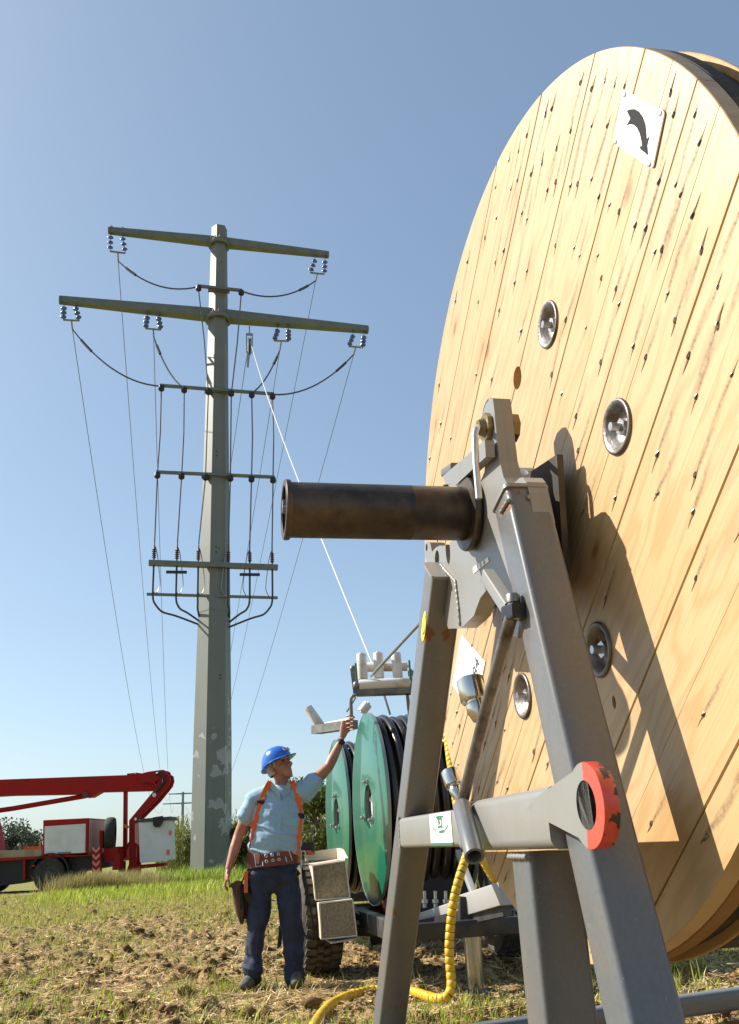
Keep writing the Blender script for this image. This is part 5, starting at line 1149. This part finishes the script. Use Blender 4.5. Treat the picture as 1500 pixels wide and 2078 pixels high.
def normals(me): a = np.empty(len(me.vertices) * 3); me.vertices.foreach_get('normal', a); return a.reshape(-1, 3)
def setco(me, c): me.vertices.foreach_set('co', np.asarray(c, float).ravel()); me.update()
def folds(me, f):
    c, n = coords(me), normals(me); setco(me, c + n * f(c)[:, None])
ORG = V(*onz(557, 2008)); ORG[2] = 0
# head frame
HC = P(567, 1555); F = unit(V(.78, -.55, .30)); Uh = unit(V(-.27, .04, .95) - F * np.dot(V(-.27, .04, .95), F)); Rh = np.cross(F, Uh)
HM = np.column_stack([Rh, F, Uh]) * 1.09
def H(x, y, z): return HC + HM @ V(x, y, z)
SHL, SHR = P(621, 1603), P(515, 1624); NK = P(574, 1600, .03)
ELL, WRL = P(667, 1556, .03), P(693, 1503, .10)
ELR, WRR = P(484, 1697, .02), P(464, 1764, -.05)
mb = MB()
mb.ball(H(0, -.012, .03), .076, .097, .098, 18, 12, HM); mb.limb([H(0, .02, .01), H(0, .045, -.05), H(0, .062, -.092)], [(.066, .07), (.062, .05), (.042, .03)], 14, Rh)
mb.limb([H(0, .085, .022), H(0, .104, -.008), H(0, .116, -.026)], [.010, .013, .016], 8, Rh); mb.limb([H(-.014, .098, -.03), H(.014, .098, -.03)], [.010, .010], 8, F)
mb.limb([H(-.045, .078, .036), H(0, .092, .036), H(.045, .078, .036)], [.011, .012, .011], 8, Uh); mb.limb([H(-.022, .084, -.062), H(0, .092, -.061), H(.022, .084, -.062)], [.006, .007, .006], 8, Uh)
mb.limb([H(-.022, .080, -.076), H(0, .088, -.077), H(.022, .080, -.076)], [.006, .008, .006], 8, Uh); mb.ball(H(0, .074, -.103), .022, .018, .015, 10, 6, HM)
for s_ in (-1, 1):
    mb.ball(H(s_ * .043, .062, -.02), .022, .022, .018, 10, 6, HM); mb.limb([H(s_ * .076, -.012, .012), H(s_ * .084, -.018, -.006), H(s_ * .078, -.010, -.034)], [(.008, .018), (.010, .02), (.007, .011)], 8, Rh)
mb.limb([H(0, -.02, -.04), H(0, -.018, -.10), NK - Z3 * .01, NK - Z3 * .06], [.058, .057, .062, .085], 14, Rh)
# arms
mb.limb([SHL, SHL * .45 + ELL * .55, ELL, ELL * .7 + WRL * .3, WRL], [.062, .054, .043, .044, .029], 14)
mb.limb([SHR, SHR * .45 + ELR * .55, ELR, ELR * .65 + WRR * .35, WRR], [.060, .052, .043, .044, .029], 14)
# trunk inside the clothes
mb.limb([P(556, 1765), P(560, 1700), P(568, 1640), NK - Z3 * .05], [(.15, .10), (.16, .105), (.165, .10), (.10, .07)], 18)
# left hand closed round the guide post
pl = [P(694, 1497, .11), P(699, 1482, .12), P(702, 1464, .125)]
mb.limb(pl, [(.028, .018), (.042, .018), (.040, .016)], 12)
for k, v in enumerate((1453, 1461, 1469, 1477)):
    r_ = (.0095, .010, .010, .0085)[k]; mb.limb([P(704, v, .11), P(710.5, v - 1, .085), P(717.5, v + 1, .09), P(719, v + 3, .135), P(713, v + 4, .155)], [r_ * 1.1, r_ * 1.05, r_, r_ * .95, r_ * .85], 8)
mb.limb([P(700, 1482, .13), P(707, 1484, .17), P(714, 1479, .175), P(719, 1474, .16)], [.014, .012, .011, .009], 8)
# right hand hanging, slightly curled
mb.limb([P(464, 1766, -.055), P(462, 1775, -.06), P(460, 1785, -.065)], [(.022, .028), (.020, .042), (.018, .040)], 12)
for k in range(4):
    o = (-.033 + .021 * k); L = (.85, 1.0, .96, .78)[k]; b0 = P(459.5, 1786, -.065 + o); b1 = b0 + V(-.012, 0, -.036 * L); b2 = b1 + V(.006, .004, -.026 * L); b3 = b2 + V(.017, .006, -.016 * L); mb.limb([b0, b1, b2, b3], [.0098, .0095, .009, .0075], 8)
b0 = P(463, 1777, -.10); mb.limb([b0, b0 + V(.002, -.016, -.028), b0 + V(.012, -.012, -.055), b0 + V(.018, -.006, -.072)], [.014, .012, .010, .008], 8)
bm_me = remesh(mb, .0055, 3)
person = bpy.data.objects.new('person', bm_me); COL.objects.link(person); person.location = ORG
setco(bm_me, coords(bm_me) - ORG); bm_me.materials.append(SKIN); M_ = Matrix.Translation(Vector(ORG)); WM['person'] = M_; person.matrix_world = M_
tag(person, 'worker in blue hard hat and orange harness reaching up to the white rollers', 'person')
def wear(name, me, m):
    setco(me, coords(me) - ORG); addmats(me, m); o = bpy.data.objects.new(name, me); COL.objects.link(o); o.parent = person; WM[o.name] = M_; return o
# shirt
mb = MB()
mb.limb([P(556, 1738), P(558, 1715), P(562, 1680), P(566, 1645), P(569, 1618), P(573, 1604)], [(.205, .135), (.215, .15), (.212, .155), (.215, .135), (.17, .10), (.085, .07)], 28)
mb.limb([P(548, 1612), SHR + V(.0, 0, .0), SHR * .55 + ELR * .45], [.085, .085, .073], 16); mb.limb([SHR * .6 + ELR * .4, SHR * .48 + ELR * .52], [.076, .083], 16)
mb.limb([P(596, 1610), SHL + V(-.01, 0, -.01), SHL * .72 + ELL * .28], [.085, .088, .078], 16); mb.limb([SHL * .80 + ELL * .20, SHL * .62 + ELL * .38], [.080, .084], 16)
me = remesh(mb, .007, 5)
def shirt_f(c):
    q = c - P(560, 1690); d1 = fbm(np.column_stack([(q[:, 0] * 6 + q[:, 2] * 11), (q[:, 2] * 5 - q[:, 0] * 4), q[:, 1] * 5]), 101, 3) - .5; d2 = fbm(np.column_stack([(q[:, 0] * 16 - q[:, 2] * 20), q[:, 2] * 6 + q[:, 0] * 7, q[:, 1] * 8]), 102, 2) - .5
    low = np.clip(1.0 - (q[:, 2] + .05) * 1.6, .4, 1.3); rg_ = 1 - np.abs(2 * fbm(np.column_stack([q[:, 0] * 5 + q[:, 2] * 13, q[:, 2] * 3 - q[:, 0] * 3, q[:, 1] * 6]), 104, 2) - 1); return low * (d1 * .03 + (rg_ ** 3 - .5) * .020)
folds(me, shirt_f)
vs = coords(me); shirt_bvh = BVHTree.FromPolygons(vs.tolist(), [tuple(p.vertices) for p in me.polygons]); shirt = wear('shirt', me, SHIRT)
# trousers
mb = MB()
mb.limb([P(556, 1748), P(556, 1768), P(556, 1788)], [(.198, .13), (.20, .14), (.19, .13)], 26)
mb.limb([P(531, 1775), P(527, 1820), P(521, 1885), P(517, 1940), P(515, 1985)], [(.112, .125), (.098, .11), (.078, .088), (.072, .08), (.076, .085)], 20)
mb.limb([P(580, 1772), P(586, 1820), P(592, 1885), P(597, 1940), P(600, 1988)], [(.112, .125), (.100, .11), (.082, .09), (.077, .084), (.082, .09)], 20)
me = remesh(mb, .0075, 5)
def trou_f(c):
    q = c - ORG; d1 = fbm(np.column_stack([q[:, 0] * 9 + q[:, 2] * 3, q[:, 2] * 5 - q[:, 0] * 4, q[:, 1] * 9]), 111, 3) - .5; low = np.exp(-((q[:, 2] - .10) / .13) ** 2)
    d2 = fbm(np.column_stack([q[:, 0] * 5, q[:, 2] * 26 + q[:, 0] * 10, q[:, 1] * 5]), 112, 2) - .5; hip = np.exp(-((q[:, 2] - .88) / .12) ** 2)
    return d1 * .05 + d2 * (.055 * low + .03 * hip + .012)
folds(me, trou_f)
vs = coords(me); trou_bvh = BVHTree.FromPolygons(vs.tolist(), [tuple(p.vertices) for p in me.polygons]); trousers = wear('trousers', me, DENIM)
def on(bvh, u, v, lift=.004):
    d = unit(ray(u, v)); h = bvh.ray_cast(Vector(EYE), Vector(d))
    if h[0] is None: return P(u, v, -.12)
    return np.array(h[0]) - d * lift
def strap(name, bvh, px, w, m, lift=.013, sub=5):
    pts = []
    for (u0, v0), (u1, v1) in zip(px[:-1], px[1:]):
        for k in range(sub): f = k / sub; pts.append(on(bvh, u0 + (u1 - u0) * f, v0 + (v1 - v0) * f, lift))
    pts.append(on(bvh, *px[-1], lift)); pts = np.array(pts)
    for _ in range(14): pts[1:-1] = (pts[:-2] + 2 * pts[1:-1] + pts[2:]) / 4
    rings = []
    for i, p in enumerate(pts):
        d = unit(pts[min(i + 1, len(pts) - 1)] - pts[max(i - 1, 0)]); vw = unit(p - EYE); s_ = unit(np.cross(d, vw)); rings.append([p - s_ * w / 2, p + s_ * w / 2, p + s_ * w / 2 + vw * .035, p - s_ * w / 2 + vw * .035])
    mb = MB(); mb.loft(rings, True); return part(name, mb, m, person, smooth=40)
strap('harness_strap', shirt_bvh, [(549, 1586), (543, 1594), (532, 1619), (525, 1646), (517, 1674), (514, 1700), (508, 1735)], .044, STRAPO)
strap('harness_strap', shirt_bvh, [(592, 1585), (597, 1594), (606, 1618), (611, 1650), (608, 1686), (602, 1735)], .042, STRAPO)
for u, v, w_ in ((529, 1630, .058), (516, 1672, .062), (611, 1656, .056)):
    p = on(shirt_bvh, u, v, .012); mb = MB(); vw = unit(p - EYE); mb.box(p, RIGHT * w_ / 2, UP * .022, vw * .008); part('strap_buckle', mb, BLK if v != 1672 else STRAPO, person)
p = on(shirt_bvh, 532, 1622, .014); mb = MB(); mb.box(p, RIGHT * .022 + UP * .01, UP * .014, FWD * .005); part('strap_buckle', mb, ZINC, person)
# collar, placket, pocket
mb = MB()
for s_, (q0, q1, q2) in ((-1, ((549, 1583), (545, 1596), (570, 1622))), (1, ((589, 1580), (595, 1592), (573, 1624)))):
    a, b_, c = on(shirt_bvh, *q0, .03), on(shirt_bvh, *q1, .018), on(shirt_bvh, *q2, .010); m_ = P(572, 1606, -.08); mb.prism([a, b_, c, (a * .4 + c * .6) + V(.02 * -s_, -.015, .012)], V(0, 0, 0), V(0, .012, 0))
part('collar', mb, SHIRT, person)
strap('placket', shirt_bvh, [(572, 1625), (567, 1665), (562, 1705), (560, 1728)], .032, SHIRT, .004)
q = [(587, 1622), (603, 1624), (602, 1655), (586, 1652)]
mb = MB(); mb.prism([on(shirt_bvh, u, v, .005) for u, v in q], V(0, 0, 0), V(0, .02, 0)); part('pocket', mb, SHIRT, person)
# belt with eyelets and buckles
def ringz(u, v, rx, ry): c = P(u, v); return [c + rx * math.cos(a) * V(1, 0, 0) + ry * math.sin(a) * V(0, 1, 0) + Z3 * .012 * math.cos(a) for a in [2 * math.pi * k / 48 for k in range(48)]]
mb = MB(); mb.loft([ringz(555, 1756.5, .200, .150), ringz(555, 1757, .212, .163), ringz(555, 1731, .213, .163), ringz(555, 1730.5, .200, .150)], False); belt_ = part('belt', mb, LEATH, person, smooth=40)
bv_ = BVHTree.FromPolygons([tuple(p) for r in (ringz(555, 1757, .212, .163), ringz(555, 1731, .213, .163)) for p in r], [(k, (k + 1) % 48, 48 + (k + 1) % 48, 48 + k) for k in range(48)])
for u, v in ((540, 1737), (552.5, 1735), (565, 1733), (541, 1748), (554, 1746), (566.5, 1744)):
    p = on(bv_, u, v, .002); mb = MB(); d = unit(p - EYE); mb.lathe([(.006, 0), (.0135, 0), (.0145, -.003), (.0125, -.006), (.006, -.003)], p, d, 14); part('eyelet', mb, ZINC, belt_, smooth=60)
for q in ([(517, 1733), (532, 1730), (534, 1757), (520, 1759)], [(577, 1727), (586, 1725), (593, 1746), (582, 1749)]):
    pts = [on(bv_, u, v, .010) for u, v in q]; mb = MB(); mb.tube(pts + [pts[0]], .0055, 8); part('belt_buckle', mb, ZINC, belt_)
strap('belt_tongue', bv_, [(500, 1741), (515, 1742), (527, 1743)], .075, LEATH, .006)
# leg loops
strap('leg_loop', trou_bvh, [(607, 1768), (592, 1783), (575, 1797), (560, 1808)], .048, BLK, .006)
strap('leg_loop', trou_bvh, [(499, 1812), (507, 1828), (522, 1838), (541, 1837)], .048, BLK, .006)
strap('leg_loop', trou_bvh, [(500, 1768), (499, 1790), (499, 1812)], .03, STRAPO, .01)
# shoes
for (u, v), tx in (((514, 1998), -.05), ((601, 2000), .02)):
    a = P(u, v); a[2] = .055; heel = a + V(0, .06, 0); toe = a + V(tx, -.15, -.012); mb = MB()
    mb.limb([heel, a + V(tx * .3, -.03, .008), toe], [(.042, .05), (.048, .055), (.046, .036)], 14); me = remesh(mb, .006, 3)
    wear('shoe', me, SHOE)
# helmet, hair, eyes, watch
mb = MB(); n = 48; rows = []
for j in range(13):
    t_ = math.pi / 2 * j / 12; zz = .045 + .108 * math.sin(t_); k_ = math.cos(t_) ** .8
    row = []
    for i in range(n):
        a = 2 * math.pi * i / n; rdg = 1 + .022 * math.exp(-(math.sin(a) / .16) ** 2) * math.sin(t_ * 1.9) + .014 * math.exp(-((abs(math.sin(a)) - .42) / .1) ** 2) * math.sin(t_ * 1.9); dn = -.035 * (.5 - .5 * math.sin(a)) ** 2 * (1 - t_ / 1.6)
        row.append(H(.110 * k_ * math.cos(a), -.012 + .132 * k_ * math.sin(a), zz * rdg + dn))
    rows.append(row)
def brim(e, dz):
    row = []
    for i in range(n): a = 2 * math.pi * i / n; pk = max(0, math.sin(a)) ** 3; row.append(H((.110 + e) * math.cos(a), -.012 + (.132 + e + pk * e * 3.6) * math.sin(a), .045 + dz - pk * e * .5 - .035 * (.5 - .5 * math.sin(a)) ** 2))
    return row
mb.loft([brim(-.006, -.002), brim(.012, -.010), brim(.013, -.006), brim(.0, .002)] + rows, True); hat = part('hard_hat', mb, HELM, person, smooth=60)
mb = MB(); q0 = H(.012, .124, .088); mb.box(q0, Rh * .036, Uh * .014 - F * .006, unit(F + Uh * .5) * .004); part('helmet_badge', mb, mat('badge', (.10, .14, .25), .4, col2=(.5, .55, .62), scale=60, lo=.45, hi=.55), hat)
mb = MB(); mb.loft([[H(.083 * math.cos(a) * k_, -.014 + .104 * math.sin(a) * k_, z_) for a in [rad(172 + 196 * i / 24) for i in range(25)]] for z_, k_ in ((.06, .98), (.03, 1.0), (.0, 1.0), (-.03, .95), (-.052, .86))], False, closed=False)
for s_ in (-1, 1): mb.limb([H(s_ * .076, .018, .045), H(s_ * .075, .016, .01), H(s_ * .072, .012, -.012)], [(.006, .016), (.006, .015), (.004, .008)], 8, Rh)
part('hair', mb, HAIRM, person, smooth=60)
for s_ in (-1, 1):
    mb = MB(); mb.ball(H(s_ * .031, .078, .016), .0115, .010, .0085, 10, 6, HM); part('eye', mb, EYEM, person)
    mb = MB(); mb.limb([H(s_ * .016, .098, .036), H(s_ * .03, .094, .042), H(s_ * .048, .082, .036)], [.004, .0055, .003], 6, Uh); part('eyebrow', mb, HAIRM, person)
mb = MB(); wq = WRL + unit(WRL - ELL) * -.012; d = unit(WRL - ELL); mb.lathe([(.031, -.013), (.036, -.013), (.037, 0), (.036, .013), (.031, .013)], wq, d, 20); wt = part('watch', mb, BLK, person)
mb = MB(); mb.cyl(wq - FWD * .034, wq - FWD * .046, .018, seg=16); part('watch_case', mb, BLK, wt)
# things hanging on him
mb = MB(); pa_, pb_ = P(482, 1796, -.03), P(491, 1872, -.03)
mb.limb([pa_, pa_ * .6 + pb_ * .4, pb_ * .75 + pa_ * .25, pb_], [(.046, .050), (.046, .042), (.036, .034), (.018, .022)], 14); mb.limb([P(494, 1800, .0), P(498, 1835, .0), P(499, 1862, .0)], [(.028, .03), (.026, .025), (.016, .016)], 10)
pz_ = [(467.5, 1796), (490, 1790), (494, 1797), (503, 1806), (502, 1862), (496, 1868), (488, 1876), (484, 1866), (476, 1835)]
tp_ = solo('tool_pouch', mb, BROWNL, 'brown leather tool pouch hanging at the right hip of the worker', 'pouch')
tpt = bpy.data.objects['tool_pouch']
mb = MB(); mb.prism([P(466.5, 1793, -.02), P(491, 1787, -.02), P(491, 1796, -.02), P(467, 1801, -.02)], V(0, -.056, 0), V(0, .056, 0)); part('pouch_flap', mb, BROWNL, tpt)
mb = MB(); mb.beam(P(499, 1772, -.02), P(491, 1790, -.02), .035, .008); mb.beam(P(491, 1800, -.078), P(489, 1872, -.05), .02, .006); part('pouch_strap', mb, BLK, tpt)
mb = MB(); mb.cyl(P(456, 1795.5, -.10), P(451, 1799.5, -.115), .0045, seg=8); solo('cigarette', mb, mat('cigarette_paper', (.8, .79, .76), .7), 'white cigarette between the fingers of the lowered right hand', 'cigarette')
ln = thing('safety_lanyard', 'black safety lanyard looping down from the left hip of the worker', 'lanyard', P(625, 1908, -.03))
mb = MB(); c1 = [P(611, 1728, -.05), P(618, 1727, -.05), P(621, 1736, -.05), P(616, 1752, -.05), P(612, 1762, -.05), P(610, 1748, -.05), P(611, 1728, -.05)]; mb.tube(c1, .0065, 8); part('carabiner', mb, ZINC, ln)
def curve(px, n=40):
    q = np.array([P(*p) for p in px]); t_ = np.linspace(0, len(q) - 1, n); s_ = np.column_stack([np.interp(t_, range(len(q)), q[:, i]) for i in range(3)])
    for _ in range(3): s_[1:-1] = (s_[:-2] + 2 * s_[1:-1] + s_[2:]) / 4
    return s_
mb = MB(); mb.tube(curve([(613, 1760, -.05), (615, 1785, -.05), (620, 1805, -.05), (628, 1830, -.04), (633, 1860, -.03), (638, 1888, -.03), (637, 1903, -.03), (628, 1908, -.03), (618, 1898, -.03), (612, 1878, -.02), (611, 1860, -.02)]), .0075, 8); part('lanyard_rope', mb, BLK, ln)
mb = MB(); mb.tube(curve([(616, 1765, -.06), (619, 1790, -.06), (624, 1815, -.05), (622, 1838, -.05)], 16), .014, 8); part('shock_pack', mb, BLK, ln)
mb = MB(); mb.prism([P(567, 1878, .05), P(574, 1880, .05), P(571, 1920, .05), P(562, 1927, .05)], V(0, 0, 0), V(0, .006, 0)); solo('loose_strap', mb, BLK, 'black webbing strap end dangling between the legs of the worker', 'strap')
